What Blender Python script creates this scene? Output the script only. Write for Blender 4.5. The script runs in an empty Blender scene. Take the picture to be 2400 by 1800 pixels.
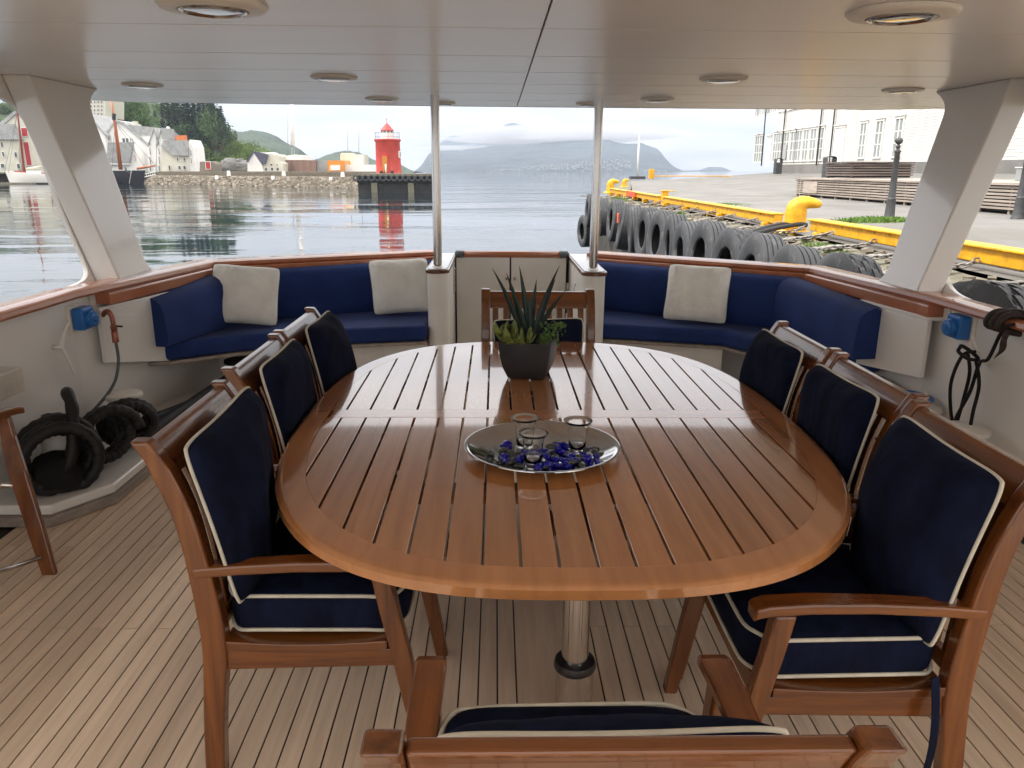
import bpy, bmesh, math, random
from mathutils import Vector, Matrix, noise
random.seed(7)
R = math.radians
sc = bpy.context.scene

# ------------------------------------------------------------------ camera
F, PITCH, YAW, HEEL = 1800.0, math.atan(500/1800), R(1.165), R(.45)
CAM = Vector((0, 0, 1.6))
cd = bpy.data.cameras.new('camera'); cam = bpy.data.objects.new('camera', cd)
sc.collection.objects.link(cam); sc.camera = cam
cd.sensor_width = 36; cd.lens = 27.0; cd.clip_start = .05; cd.clip_end = 30000
cam.location = CAM
cam.rotation_euler = (math.pi/2 - PITCH, 0, -YAW)

# ------------------------------------------------------------------ world and sun
SUN_EL, SUN_ROT = R(50), R(-100)
w = bpy.data.worlds.new('World'); sc.world = w; w.use_nodes = True
nt = w.node_tree; nt.nodes.clear()
def WN(t, **k):
    n = nt.nodes.new(t)
    for a, b in k.items(): setattr(n, a, b)
    return n
L = nt.links.new
sky = WN('ShaderNodeTexSky', sky_type='NISHITA', sun_disc=False)
sky.sun_elevation = SUN_EL; sky.sun_rotation = SUN_ROT
bg1 = WN('ShaderNodeBackground'); bg1.inputs[1].default_value = .05
L(sky.outputs[0], bg1.inputs[0])
tc = WN('ShaderNodeTexCoord'); sep = WN('ShaderNodeSeparateXYZ'); L(tc.outputs['Generated'], sep.inputs[0])
def MA(op, a, b=None, c=None):
    n = WN('ShaderNodeMath', operation=op)
    for i, x in enumerate((a, b, c)):
        if x is None: continue
        if isinstance(x, (int, float)): n.inputs[i].default_value = x
        else: L(x, n.inputs[i])
    return n.outputs[0]
zz = MA('ADD', MA('MAXIMUM', sep.outputs[2], 0.0), .11)
cx = MA('DIVIDE', sep.outputs[0], zz); cy = MA('DIVIDE', sep.outputs[1], zz)
cmb = WN('ShaderNodeCombineXYZ'); L(cx, cmb.inputs[0]); L(cy, cmb.inputs[1])
no = WN('ShaderNodeTexNoise'); L(cmb.outputs[0], no.inputs[0])
no.inputs['Scale'].default_value = .8; no.inputs['Detail'].default_value = 7; no.inputs['Roughness'].default_value = .52
cr = WN('ShaderNodeValToRGB'); L(no.outputs[0], cr.inputs[0])
e = cr.color_ramp.elements
e[0].position = .33; e[0].color = (.47, .475, .495, 1)
e[1].position = .68; e[1].color = (.88, .845, .79, 1)
k = e.new(.50); k.color = (.70, .68, .665, 1)
bg2 = WN('ShaderNodeBackground'); L(cr.outputs[0], bg2.inputs[0]); L(MA('MULTIPLY', MA('ADD', MA('MULTIPLY', MA('MAXIMUM', sep.outputs[2], 0.0), 2.6), 1.0), .30), bg2.inputs[1])   # overcast sky: brighter towards the zenith
cov = WN('ShaderNodeMapRange'); L(no.outputs[0], cov.inputs[0])
cov.inputs[1].default_value = .30; cov.inputs[2].default_value = .40; cov.inputs[3].default_value = .80; cov.inputs[4].default_value = 1
mx = WN('ShaderNodeMixShader'); L(cov.outputs[0], mx.inputs[0]); L(bg1.outputs[0], mx.inputs[1]); L(bg2.outputs[0], mx.inputs[2])
wo = WN('ShaderNodeOutputWorld'); L(mx.outputs[0], wo.inputs[0])

sd = bpy.data.lights.new('sun', 'SUN'); sun = bpy.data.objects.new('sun', sd); sc.collection.objects.link(sun)
sd.energy = .8; sd.angle = R(14); sd.color = (1, .96, .9)
sv = Vector((math.sin(SUN_ROT)*math.cos(SUN_EL), math.cos(SUN_ROT)*math.cos(SUN_EL), math.sin(SUN_EL)))
sun.rotation_euler = sv.to_track_quat('Z', 'Y').to_euler(); sun.location = (0, 0, 60)
vs = sc.view_settings
vs.view_transform = 'Standard'; vs.look = 'None'; vs.gamma = 1; vs.use_curve_mapping = False
vs.exposure = 2.3

# ------------------------------------------------------------------ projection helpers (photo pixel, 2400 wide -> a point on a plane of the place)
_fw = Vector((math.sin(YAW)*math.cos(PITCH), math.cos(YAW)*math.cos(PITCH), -math.sin(PITCH)))
_rt = Vector((math.cos(YAW), -math.sin(YAW), 0)); _up = _rt.cross(_fw)
HM = Matrix.Rotation(HEEL, 3, 'Y')
def at(x, y, X=None, Y=None, Z=None, boat=False):
    v = _fw + _rt*((x-1200)/F) - _up*((y-900)/F)
    if boat: v = HM.transposed() @ v
    i, val = (0, X) if X is not None else (1, Y) if Y is not None else (2, Z)
    return CAM + v*((val-CAM[i])/v[i])

# ------------------------------------------------------------------ materials
M = {}
def newmat(name):
    m = bpy.data.materials.new(name); m.use_nodes = True; M[name] = m
    return m, m.node_tree.nodes, m.node_tree.links, m.node_tree.nodes['Principled BSDF']
def c4(c): return (c[0], c[1], c[2], 1)
def mat(name, col, rough=.5, metal=0, var=.12, scale=6, bump=0, bscale=60, stretch=None, coat=0, col2=None, spec=.5, rvar=0, orand=0.0, trans=0, detail=5, **kw):
    m, N, Lk, P = newmat(name)
    t = N.new('ShaderNodeTexCoord'); mp = N.new('ShaderNodeMapping'); Lk.new(t.outputs['Object'], mp.inputs[0])
    if stretch: mp.inputs['Scale'].default_value = stretch
    oi = N.new('ShaderNodeObjectInfo')
    ad = N.new('ShaderNodeVectorMath'); ad.operation = 'ADD'
    mu = N.new('ShaderNodeVectorMath'); mu.operation = 'SCALE'; mu.inputs[0].default_value = (37, 91, 53); Lk.new(oi.outputs['Random'], mu.inputs['Scale'])
    Lk.new(mp.outputs[0], ad.inputs[0]); Lk.new(mu.outputs[0], ad.inputs[1])
    n = N.new('ShaderNodeTexNoise'); n.inputs['Scale'].default_value = scale; n.inputs['Detail'].default_value = detail; n.inputs['Roughness'].default_value = .6
    Lk.new(ad.outputs[0], n.inputs[0])
    r = N.new('ShaderNodeValToRGB'); Lk.new(n.outputs[0], r.inputs[0])
    c2 = col2 or tuple(x*(1-var*2) for x in col); c1 = tuple(min(1, x*(1+var)) for x in col)
    r.color_ramp.elements[0].position = .3; r.color_ramp.elements[0].color = c4(c2)
    r.color_ramp.elements[1].position = .7; r.color_ramp.elements[1].color = c4(c1)
    out = r.outputs[0]
    if orand:
        h = N.new('ShaderNodeHueSaturation'); mr = N.new('ShaderNodeMapRange'); Lk.new(oi.outputs['Random'], mr.inputs[0])
        mr.inputs[3].default_value = 1-orand; mr.inputs[4].default_value = 1+orand
        Lk.new(mr.outputs[0], h.inputs['Value']); Lk.new(out, h.inputs['Color']); out = h.outputs[0]
    if kw.get('spots'):     # wear with a shape of its own: (colour, noise scale, threshold, stretch)
        scol, ssc, sth, sst = kw['spots']
        m2 = N.new('ShaderNodeMapping'); m2.inputs['Scale'].default_value = sst; Lk.new(ad.outputs[0], m2.inputs[0])
        n3 = N.new('ShaderNodeTexNoise'); n3.inputs['Scale'].default_value = ssc; n3.inputs['Detail'].default_value = 8; n3.inputs['Roughness'].default_value = .7; Lk.new(m2.outputs[0], n3.inputs[0])
        r3 = N.new('ShaderNodeMapRange'); Lk.new(n3.outputs[0], r3.inputs[0]); r3.inputs[1].default_value = sth; r3.inputs[2].default_value = sth+.07; r3.inputs[4].default_value = kw.get('samt', .85)
        mxc = N.new('ShaderNodeMix'); mxc.data_type = 'RGBA'; Lk.new(r3.outputs[0], mxc.inputs[0]); Lk.new(out, mxc.inputs[6]); mxc.inputs[7].default_value = c4(scol); out = mxc.outputs[2]
    Lk.new(out, P.inputs['Base Color'])
    P.inputs['Roughness'].default_value = rough; P.inputs['Metallic'].default_value = metal
    P.inputs['Specular IOR Level'].default_value = spec
    if coat: P.inputs['Coat Weight'].default_value = coat; P.inputs['Coat Roughness'].default_value = kw.get('coatr', .06); P.inputs['Coat IOR'].default_value = kw.get('coatior', 1.5)
    if rvar:
        mr = N.new('ShaderNodeMapRange'); Lk.new(n.outputs[0], mr.inputs[0]); mr.inputs[3].default_value = max(.01, rough-rvar); mr.inputs[4].default_value = rough+rvar
        Lk.new(mr.outputs[0], P.inputs['Roughness'])
    if trans: P.inputs['Transmission Weight'].default_value = trans; P.inputs['IOR'].default_value = 1.45
    if kw.get('sheen'): P.inputs['Sheen Weight'].default_value = kw['sheen']
    if bump:
        b = N.new('ShaderNodeBump'); b.inputs['Strength'].default_value = bump; b.inputs['Distance'].default_value = kw.get('bdist', .01)
        n2 = N.new('ShaderNodeTexNoise'); n2.inputs['Scale'].default_value = bscale; n2.inputs['Detail'].default_value = 4; Lk.new(ad.outputs[0], n2.inputs[0])
        Lk.new(n2.outputs[0], b.inputs['Height']); Lk.new(b.outputs[0], P.inputs['Normal'])
        if coat: Lk.new(b.outputs[0], P.inputs['Coat Normal'])
    return m
# grain runs along the axis with the small stretch value
def wood(name, col, col2, axis='y', rough=.3, coat=0, bump=.05, orand=.12, fine=30, **kw):
    s = {'x': (.06, 1, 1), 'y': (1, .06, 1), 'z': (1, 1, .06)}[axis]
    return mat(name, col, rough, col2=col2, scale=fine, stretch=s, bump=bump, bscale=fine*2.2, orand=orand, coat=coat, detail=6, **kw)
wood('teak_table', (.46, .20, .072), (.35, .142, .048), 'y', .22, coat=1, orand=.09, bump=.02, coatr=.05, coatior=1.85, bdist=.002)
wood('teak_table_x', (.50, .215, .088), (.40, .16, .065), 'x', .25, coat=1, orand=.05, bump=.10, coatr=.06, coatior=1.85, bdist=.002)
wood('teak_rim', (.46, .198, .072), (.36, .147, .050), 'y', .25, coat=1, orand=.10, bump=.02, fine=14, coatior=1.85, bdist=.002)
for a in 'xyz':
    wood('teak_chair_'+a, (.185, .060, .011), (.080, .021, .005), a, .27, coat=.5, coatior=1.55, orand=.14, bump=.04, bdist=.003)
wood('teak_rail', (.44, .155, .072), (.34, .11, .05), 'y', .26, coat=.6, orand=.02, bump=.02, fine=10, bdist=.002)
wood('teak_rail_x', (.44, .155, .072), (.34, .11, .05), 'x', .26, coat=.6, orand=.02, bump=.02, fine=10, bdist=.002)
wood('deck_teak', (.68, .525, .385), (.585, .445, .32), 'y', .60, orand=.08, bump=.25, fine=34, spec=.35, bdist=.003)
wood('grey_timber', (.40, .34, .29), (.25, .21, .18), 'y', .8, orand=.15, bump=.2, fine=18)
wood('dark_timber', (.16, .13, .115), (.08, .065, .06), 'x', .8, orand=.15, bump=.2, fine=18)
wood('mast_wood', (.50, .17, .06), (.30, .09, .03), 'z', .4, fine=3)
mat('caulk', (.006, .005, .005), .6)
mat('gelcoat', (.86, .84, .80), .16, var=.02, scale=1.2, coat=.3, bump=.03, bscale=3, bdist=.01)
mat('ceiling_white', (.90, .87, .84), .30, var=.02, scale=1.5, coat=.30, coatr=.16, bump=.10, bscale=1.6, stretch=(.5, 2.2, 1), bdist=.02)
mat('paint_white', (.84, .82, .77), .35, var=.04, scale=3)
mat('paint_grime', (.66, .62, .55), .4, var=.12, scale=5)
mat('navy_sofa', (.017, .041, .165), .8, var=.12, scale=4, bump=.25, bscale=900, bdist=.001, sheen=.05, spec=.2)
mat('navy_canvas', (.0065, .0095, .028), .92, var=.3, scale=14, bump=.8, bscale=11, bdist=.016, sheen=.0, spec=.12, stretch=(1, 1, .45))
mat('cream_piping', (.62, .58, .47), .7, var=.08, scale=20)
mat('cream_canvas', (.88, .865, .80), .85, var=.05, scale=6, bump=.8, bscale=9, bdist=.022, sheen=.05, detail=3)
mat('steel', (.62, .60, .58), .17, metal=1, var=.04, scale=5, rvar=.04)
mat('tray_steel', (.72, .71, .70), .10, metal=1, var=.02, scale=5)
mat('brass', (.55, .38, .20), .35, metal=1)
mat('black_rubber', (.011, .011, .012), .6, var=.3, scale=8, bump=.2, bscale=30)
mat('black_cloth', (.010, .010, .011), .95, var=.4, scale=9, bump=.5, bscale=25, bdist=.01)
mat('black_plastic', (.02, .02, .022), .3)
mat('brown_cord', (.035, .022, .018), .7, var=.3, scale=30, bump=.4, bscale=120)
mat('blue_plastic', (.02, .16, .50), .35, var=.08)
mat('hose_grey', (.10, .13, .14), .45)
mat('copper', (.35, .13, .09), .4, metal=.7)
mat('pot', (.030, .031, .034), .5, var=.2, scale=10)
mat('soil', (.03, .022, .015), .95, bump=1, bscale=60)
mat('agave', (.016, .042, .028), .45, var=.3, scale=10, stretch=(1, 1, .2))
mat('leaf_yellowgreen', (.22, .26, .06), .5, var=.3, scale=30)
mat('leaf_small', (.09, .17, .035), .55, var=.3, scale=40)
mat('wax', (.75, .74, .70), .5)
mat('blue_glass', (.02, .02, .55), .12, trans=.6, var=.1)
mat('dark_stone', (.06, .065, .055), .35, var=.3)
mat('red_stone', (.16, .03, .02), .35, var=.3)
mat('tealight', (.7, .7, .72), .3, metal=.9)
# clear glass
m, N, Lk, P = newmat('clear_glass'); P.inputs['Base Color'].default_value = (.98, .99, .98, 1); P.inputs['Roughness'].default_value = .01; P.inputs['Transmission Weight'].default_value = 1; P.inputs['IOR'].default_value = 1.45
mat('lens_glass', (.55, .57, .58), .06, var=.1, scale=3, coat=1)
mat('lens_dark', (.05, .07, .09), .05, var=.1, coat=1)
mat('fitting_white', (.82, .78, .70), .4, var=.03)
# outside
mat('asphalt', (.195, .187, .175), .9, spots=((.13, .125, .10), .35, .55, (1, .4, 1)), samt=.6, var=.13, scale=.6, bump=.3, bscale=40)
mat('coping', (.21, .19, .15), .92, var=.2, scale=5, bump=1.0, bscale=24, col2=(.10, .095, .06), bdist=.03)
mat('stone_a', (.30, .26, .20), .9, var=.25, scale=3, bump=.5, bscale=14, orand=.25, bdist=.03)
mat('stone_wall', (.25, .215, .165), .9, var=.25, scale=1.2, bump=.6, bscale=5, orand=.2, bdist=.1)
mat('stone_dark', (.055, .05, .042), .8, var=.3, scale=1.5, bump=.5, bscale=6, bdist=.1)
mat('rock', (.17, .165, .155), .95, var=.3, scale=.12, bump=1, bscale=.6, bdist=.6)
mat('wet_black', (.022, .022, .022), .6, var=.3, scale=.7, bump=.5, bscale=4, bdist=.1)
mat('yellow_paint', (.80, .40, .008), .5, var=.16, scale=9, bump=.2, bscale=12, coat=.05, spots=((.20, .08, .025), 3.2, .60, (1, 1, 1)))
mat('rusty_yellow', (.55, .25, .03), .7, var=.3, scale=18)
mat('orange_red', (.75, .10, .03), .5)
mat('tyre', (.046, .047, .051), .62, spots=((.15, .145, .13), 4, .56, (1, 1, 1)), samt=.55, var=.15, scale=7, bump=.25, bscale=30, orand=.15)
mat('chain', (.30, .28, .255), .5, metal=.5, var=.25, scale=20)
mat('iron', (.06, .062, .066), .5, var=.2, scale=8, bump=.2, bscale=30)
mat('grass', (.13, .24, .035), .8, var=.35, scale=9)
mat('house_white', (.78, .77, .74), .7, var=.04, scale=.4, orand=.05, spots=((.55, .53, .47), .4, .58, (1, 1, .2)), samt=.5)
mat('house_cream', (.62, .60, .50), .75, var=.06, scale=.3, orand=.05, spots=((.42, .39, .31), .4, .57, (1, 1, .2)), samt=.5)
mat('town_white', (.36, .37, .37), .8)
mat('facade_white', (.63, .61, .57), .6, var=.03, scale=.5, spots=((.48, .46, .41), .5, .56, (1, 1, .15)), samt=.5)
mat('roof_grey', (.34, .345, .34), .8, var=.14, scale=.8, orand=.1)
mat('roof_dark', (.09, .09, .13), .7, var=.1, scale=.8)
mat('roof_orange', (.62, .19, .07), .7, var=.1, scale=.8)
mat('brown_wall', (.24, .15, .12), .8, var=.2, scale=.3, stretch=(3, 3, .2))
mat('orange_wall', (.70, .26, .03), .6)
mat('red_door', (.42, .03, .035), .6, var=.1, scale=1)
mat('glass_dark', (.10, .11, .12), .12, var=.2, scale=.6)
mat('glass_pale', (.30, .32, .32), .12, var=.1, scale=.6)
mat('lh_red', (.58, .075, .06), .6, var=.09, scale=.8, spots=((.62, .22, .18), .9, .58, (1, 1, .25)), samt=.5)
mat('lh_roof', (.70, .05, .045), .4)
mat('ship_black', (.02, .02, .026), .35, var=.1)
mat('ship_white', (.75, .73, .68), .3, var=.03)
mat('ship_red', (.33, .05, .03), .5)
mat('bark', (.07, .05, .035), .9, var=.2, scale=2)
mat('leaves', (.070, .135, .032), .75, var=.3, scale=.25, orand=.42)
mat('leaves_light', (.13, .20, .04), .75, var=.3, scale=.25, orand=.3)
mat('needles', (.026, .055, .027), .8, var=.3, scale=.3, orand=.3)
mat('hill_green', (.034, .062, .030), .9, var=.3, scale=.02, bump=1, bscale=.05, bdist=6)
mat('mountain', (.035, .050, .058), .95, var=.3, scale=.004, bump=1, bscale=.01, bdist=30)  # forested slopes; some blue of the distant haze is put into this colour
mat('forest_floor', (.035, .06, .022), .95, var=.3, scale=.1)

# water
m, N, Lk, P = newmat('water')
P.inputs['Base Color'].default_value = (.010, .022, .026, 1); P.inputs['Roughness'].default_value = .03; P.inputs['IOR'].default_value = 1.333
P.inputs['Specular IOR Level'].default_value = .5
t = N.new('ShaderNodeTexCoord')
def wn(scale, st, det, dist=0):
    mp = N.new('ShaderNodeMapping'); mp.inputs['Scale'].default_value = st; mp.inputs['Rotation'].default_value = (0, 0, R(8)); Lk.new(t.outputs['Object'], mp.inputs[0])
    n = N.new('ShaderNodeTexNoise'); n.inputs['Scale'].default_value = scale; n.inputs['Detail'].default_value = det; n.inputs['Distortion'].default_value = dist
    Lk.new(mp.outputs[0], n.inputs[0]); return n.outputs[0]
big = wn(.035, (.5, 1.6, 1), 3); mr = N.new('ShaderNodeMapRange'); Lk.new(big, mr.inputs[0]); mr.inputs[1].default_value = .42; mr.inputs[2].default_value = .60; mr.inputs[3].default_value = .12; mr.inputs[4].default_value = 1.1
a = wn(.55, (.55, 1.3, 1), 3, .4); b_ = wn(2.6, (.6, 1.2, 1), 3, .3); c_ = wn(.14, (.6, 1.2, 1), 2)
def wm(op, x, y):
    n = N.new('ShaderNodeMath'); n.operation = op
    for i, q in enumerate((x, y)):
        if isinstance(q, (int, float)): n.inputs[i].default_value = q
        else: Lk.new(q, n.inputs[i])
    return n.outputs[0]
hgt = wm('ADD', wm('ADD', wm('MULTIPLY', a, .060), wm('MULTIPLY', b_, .011)), wm('MULTIPLY', c_, .10))
hgt = wm('MULTIPLY', hgt, mr.outputs[0])
bm_ = N.new('ShaderNodeBump'); bm_.inputs['Strength'].default_value = .75; bm_.inputs['Distance'].default_value = 1.0
Lk.new(hgt, bm_.inputs['Height']); Lk.new(bm_.outputs[0], P.inputs['Normal'])

# haze volume
m = bpy.data.materials.new('haze'); m.use_nodes = True; M['haze'] = m
m.node_tree.nodes.clear(); pv = m.node_tree.nodes.new('ShaderNodeVolumePrincipled'); om = m.node_tree.nodes.new('ShaderNodeOutputMaterial')
pv.inputs['Color'].default_value = (.70, .81, 1, 1); pv.inputs['Density'].default_value = 1.3e-4; pv.inputs['Anisotropy'].default_value = .2
m.node_tree.links.new(pv.outputs[0], om.inputs['Volume'])
m = bpy.data.materials.new('cloud_vapour'); m.use_nodes = True; M['cloud'] = m
m.node_tree.nodes.clear(); pv = m.node_tree.nodes.new('ShaderNodeVolumePrincipled'); om = m.node_tree.nodes.new('ShaderNodeOutputMaterial')
pv.inputs['Color'].default_value = (.97, .97, 1, 1); pv.inputs['Density'].default_value = 6e-3
m.node_tree.links.new(pv.outputs[0], om.inputs['Volume'])

# ------------------------------------------------------------------ mesh builder
LOC = {}; BOAT = []; STATE = {'boat': True}
def tag(o, label=None, cat=None, group=None, kind=None):
    if label: o['label'] = label
    if cat: o['category'] = cat
    if group: o['group'] = group
    if kind: o['kind'] = kind
    return o
def link(o, parent=None, loc=None):
    sc.collection.objects.link(o)
    if parent is not None: o.parent = parent; LOC[o.name] = LOC.get(parent.name, Vector((0, 0, 0)))
    else:
        o.location = loc or (0, 0, 0); LOC[o.name] = Vector(o.location)
        if STATE['boat']: BOAT.append(o)
    return o
def thing(name, label, cat, loc=(0, 0, 0), group=None):
    o = bpy.data.objects.new(name, None); o.empty_display_size = .1
    link(o, None, Vector(loc)); return tag(o, label, cat, group)
def dup(root, loc, rz=0, label=None, group=None, scale=None):
    r = root.copy(); sc.collection.objects.link(r); r.location = loc; r.rotation_euler = (0, 0, rz)
    if scale: r.scale = scale
    if label: r['label'] = label
    if group: r['group'] = group
    for ch in list(root.children):
        c = ch.copy(); sc.collection.objects.link(c); c.parent = r
        for g in ch.children:
            d = g.copy(); sc.collection.objects.link(d); d.parent = c
    if STATE['boat']: BOAT.append(r)
    return r
class MB:
    def __init__(s): s.v = []; s.f = []; s.mi = []; s.cur = 0
    def add(s, vs, fs):
        n = len(s.v); s.v += [Vector(v) for v in vs]; s.f += [tuple(i+n for i in f) for f in fs]; s.mi += [s.cur]*len(fs); return s
    def box(s, x0, x1, y0, y1, z0, z1, Mx=None):
        vs = [Vector((x, y, z)) for z in (z0, z1) for y in (y0, y1) for x in (x0, x1)]
        if Mx: vs = [Mx @ v for v in vs]
        return s.add(vs, [(0, 2, 3, 1), (4, 5, 7, 6), (0, 1, 5, 4), (2, 6, 7, 3), (0, 4, 6, 2), (1, 3, 7, 5)])
    def hexa(s, vs): return s.add(vs, [(0, 3, 2, 1), (4, 5, 6, 7), (0, 1, 5, 4), (1, 2, 6, 5), (2, 3, 7, 6), (3, 0, 4, 7)])
    def prism(s, poly, vec):      # poly: list of 3d points, vec: extrusion
        n = len(poly); vec = Vector(vec); p = [Vector(q) for q in poly]
        vs = p + [q+vec for q in p]
        return s.add(vs, [tuple(reversed(range(n))), tuple(range(n, 2*n))] + [(i, (i+1) % n, n+(i+1) % n, n+i) for i in range(n)])
    def loft(s, secs, closed=False, caps=True):   # list of rings (same length)
        n = len(secs[0]); vs = [p for r in secs for p in r]; fs = []
        m_ = len(secs)
        for i in range(m_ if closed else m_-1):
            a = i*n; b = ((i+1) % m_)*n
            for j in range(n):
                k = (j+1) % n; fs.append((a+j, a+k, b+k, b+j))
        if caps and not closed: fs.append(tuple(reversed(range(n)))); fs.append(tuple(range((m_-1)*n, m_*n)))
        return s.add(vs, fs)
    def tube(s, pts, r, n=8, closed=False, caps=True):
        pts = [Vector(p) for p in pts]; m_ = len(pts); rr = r if isinstance(r, (list, tuple)) else [r]*m_
        secs = []; ref = None
        for i, p in enumerate(pts):
            if closed: t = pts[(i+1) % m_] - pts[i-1]
            else: t = pts[min(i+1, m_-1)] - pts[max(i-1, 0)]
            if t.length < 1e-9: t = Vector((0, 0, 1))
            t.normalize()
            if ref is None: ref = t.orthogonal().normalized()
            ref = (ref - t*ref.dot(t))
            if ref.length < 1e-6: ref = t.orthogonal()
            ref.normalize(); b = t.cross(ref)
            secs.append([p + (ref*math.cos(2*math.pi*j/n) + b*math.sin(2*math.pi*j/n))*rr[i] for j in range(n)])
        return s.loft(secs, closed, caps)
    def lathe(s, prof, n=24, c=(0, 0, 0), Mx=None, cap=True):
        c = Vector(c); secs = []
        for r, z in prof:
            ring = [Vector((r*math.cos(2*math.pi*j/n), r*math.sin(2*math.pi*j/n), z)) for j in range(n)]
            secs.append([c + (Mx @ q if Mx else q) for q in ring])
        return s.loft(secs, False, cap)
    def grid(s, P):    # P[i][j] points
        n, m_ = len(P), len(P[0])
        return s.add([p for r in P for p in r], [(i*m_+j, i*m_+j+1, (i+1)*m_+j+1, (i+1)*m_+j) for i in range(n-1) for j in range(m_-1)])
    def build(s, name, mats, parent=None, smooth=False, bevel=0, seg=2, auto=None, origin=None, label=None, cat=None, group=None, kind=None, solid=0, subd=0):
        if parent is not None: o0 = LOC.get(parent.name, Vector((0, 0, 0)))
        elif origin is not None: o0 = Vector(origin)
        else:
            xs = [v.x for v in s.v]; ys = [v.y for v in s.v]; zs = [v.z for v in s.v]
            o0 = Vector(((min(xs)+max(xs))/2, (min(ys)+max(ys))/2, min(zs)))
        me = bpy.data.meshes.new(name); me.from_pydata([tuple(v-o0) for v in s.v], [], s.f)
        if not isinstance(mats, (list, tuple)): mats = [mats]
        for q in mats: me.materials.append(M[q])
        if len(mats) > 1: me.polygons.foreach_set('material_index', s.mi)
        me.update()
        if smooth: me.polygons.foreach_set('use_smooth', [True]*len(me.polygons))
        b = bmesh.new(); b.from_mesh(me); bmesh.ops.recalc_face_normals(b, faces=b.faces) if not solid else None; b.to_mesh(me); b.free()
        if auto:
            me.polygons.foreach_set('use_smooth', [True]*len(me.polygons)); me.set_sharp_from_angle(angle=R(auto))
        o = bpy.data.objects.new(name, me); link(o, parent, o0)
        if bevel:
            md = o.modifiers.new('bevel', 'BEVEL'); md.width = bevel; md.segments = seg; md.limit_method = 'ANGLE'; md.angle_limit = R(35); md.harden_normals = False
        if solid:
            md = o.modifiers.new('solid', 'SOLIDIFY'); md.thickness = solid
        if subd:
            md = o.modifiers.new('sub', 'SUBSURF'); md.levels = subd; md.render_levels = subd
        return tag(o, label, cat, group, kind)
def catmull(pts, n=6, closed=False):
    P = [Vector(p) for p in pts]; out = []; m_ = len(P)
    rng = m_ if closed else m_-1
    for i in range(rng):
        if closed: a, b, c, d = P[i-1], P[i], P[(i+1) % m_], P[(i+2) % m_]
        else: a, b, c, d = P[max(i-1, 0)], P[i], P[i+1], P[min(i+2, m_-1)]
        for k in range(n):
            t = k/n
            out.append(.5*((2*b)+(c-a)*t+(2*a-5*b+4*c-d)*t*t+(3*b-a-3*c+d)*t**3))
    if not closed: out.append(P[-1])
    return out
def sweep2(mb, path, prof, closed=False):
    """path: [(x,y)], prof: [(off, z)] with off along the left normal of the path; mitred"""
    P = [Vector(p) for p in path]; secs = []
    for i, p in enumerate(P):
        d0 = (P[i]-P[i-1]).normalized() if i > 0 else (P[1]-P[0]).normalized()
        d1 = (P[i+1]-P[i]).normalized() if i < len(P)-1 else d0
        n0 = Vector((-d0.y, d0.x)); n1 = Vector((-d1.y, d1.x)); nn = (n0+n1).normalized(); nn /= max(.3, nn.dot(n0))
        secs.append([Vector((p.x+nn.x*o, p.y+nn.y*o, z)) for o, z in prof])
    mb.loft(secs)
    return mb

# =================================================================== THE BOAT
RL = [(-2.27, -1.6), (-2.27, 4.2), (-2.04, 5.65), (-.48, 6.47)]      # inner edge of the cap rail, port
RR = [(2.40, -1.6), (2.40, 4.2), (2.24, 5.45), (.76, 6.43)]
# ---- deck
mb = MB(); poly = [(-2.40, -1.6), (2.54, -1.6), (2.54, 4.3), (2.36, 5.6), (.8, 6.7), (-.5, 6.7), (-2.2, 5.75), (-2.40, 4.3)]
mb.prism([(x, y, -.06) for x, y in poly], (0, 0, .055))
deck = mb.build('deck', 'caulk', kind='structure', label='weathered teak deck of narrow planks with dark caulked seams')
def hullx(y, side):
    P = RL if side < 0 else RR
    for (xa, ya), (xb, yb) in zip(P, P[1:]):
        if ya <= y <= yb: return xa+(xb-xa)*(y-ya)/(yb-ya)
    return P[-1][0]
pitch = .0615; g = .0027
def plank(x0, x1, y0, y1):
    # clip the far end to the hull
    if y1 > 5:
        xm = min(abs(x0-.14), abs(x1-.14)); s_ = -1 if (x0+x1)/2 < .14 else 1
        while y1 > y0+.1 and (hullx(min(y1, 6.42), s_)-.02*s_)*s_ < ((x0 if s_ < 0 else x1)*s_): y1 -= .05
    if y1-y0 < .15: return
    b = MB(); b.box(x0+g, x1-g, y0+.002, y1-.002, -.02, 0.0); b.build('plank', 'deck_teak', deck)
plank(.07, .285, -1.6, 3.9); plank(.07, .285, 3.9, 6.4)
i = 0
for s_, xs in ((-1, .07), (1, .285)):
    for j in range(38):
        a = xs + s_*j*pitch; b = a + s_*pitch
        x0, x1 = min(a, b), max(a, b)
        if x0 < -2.36 or x1 > 2.5: continue
        js = [-1.6, 2.458, 4.98, 6.4] if (j % 2) == (0 if s_ < 0 else 1) else [-1.6, 3.09, 5.6, 6.4]
        for y0, y1 in zip(js, js[1:]): plank(x0, x1, y0, y1)

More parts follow.
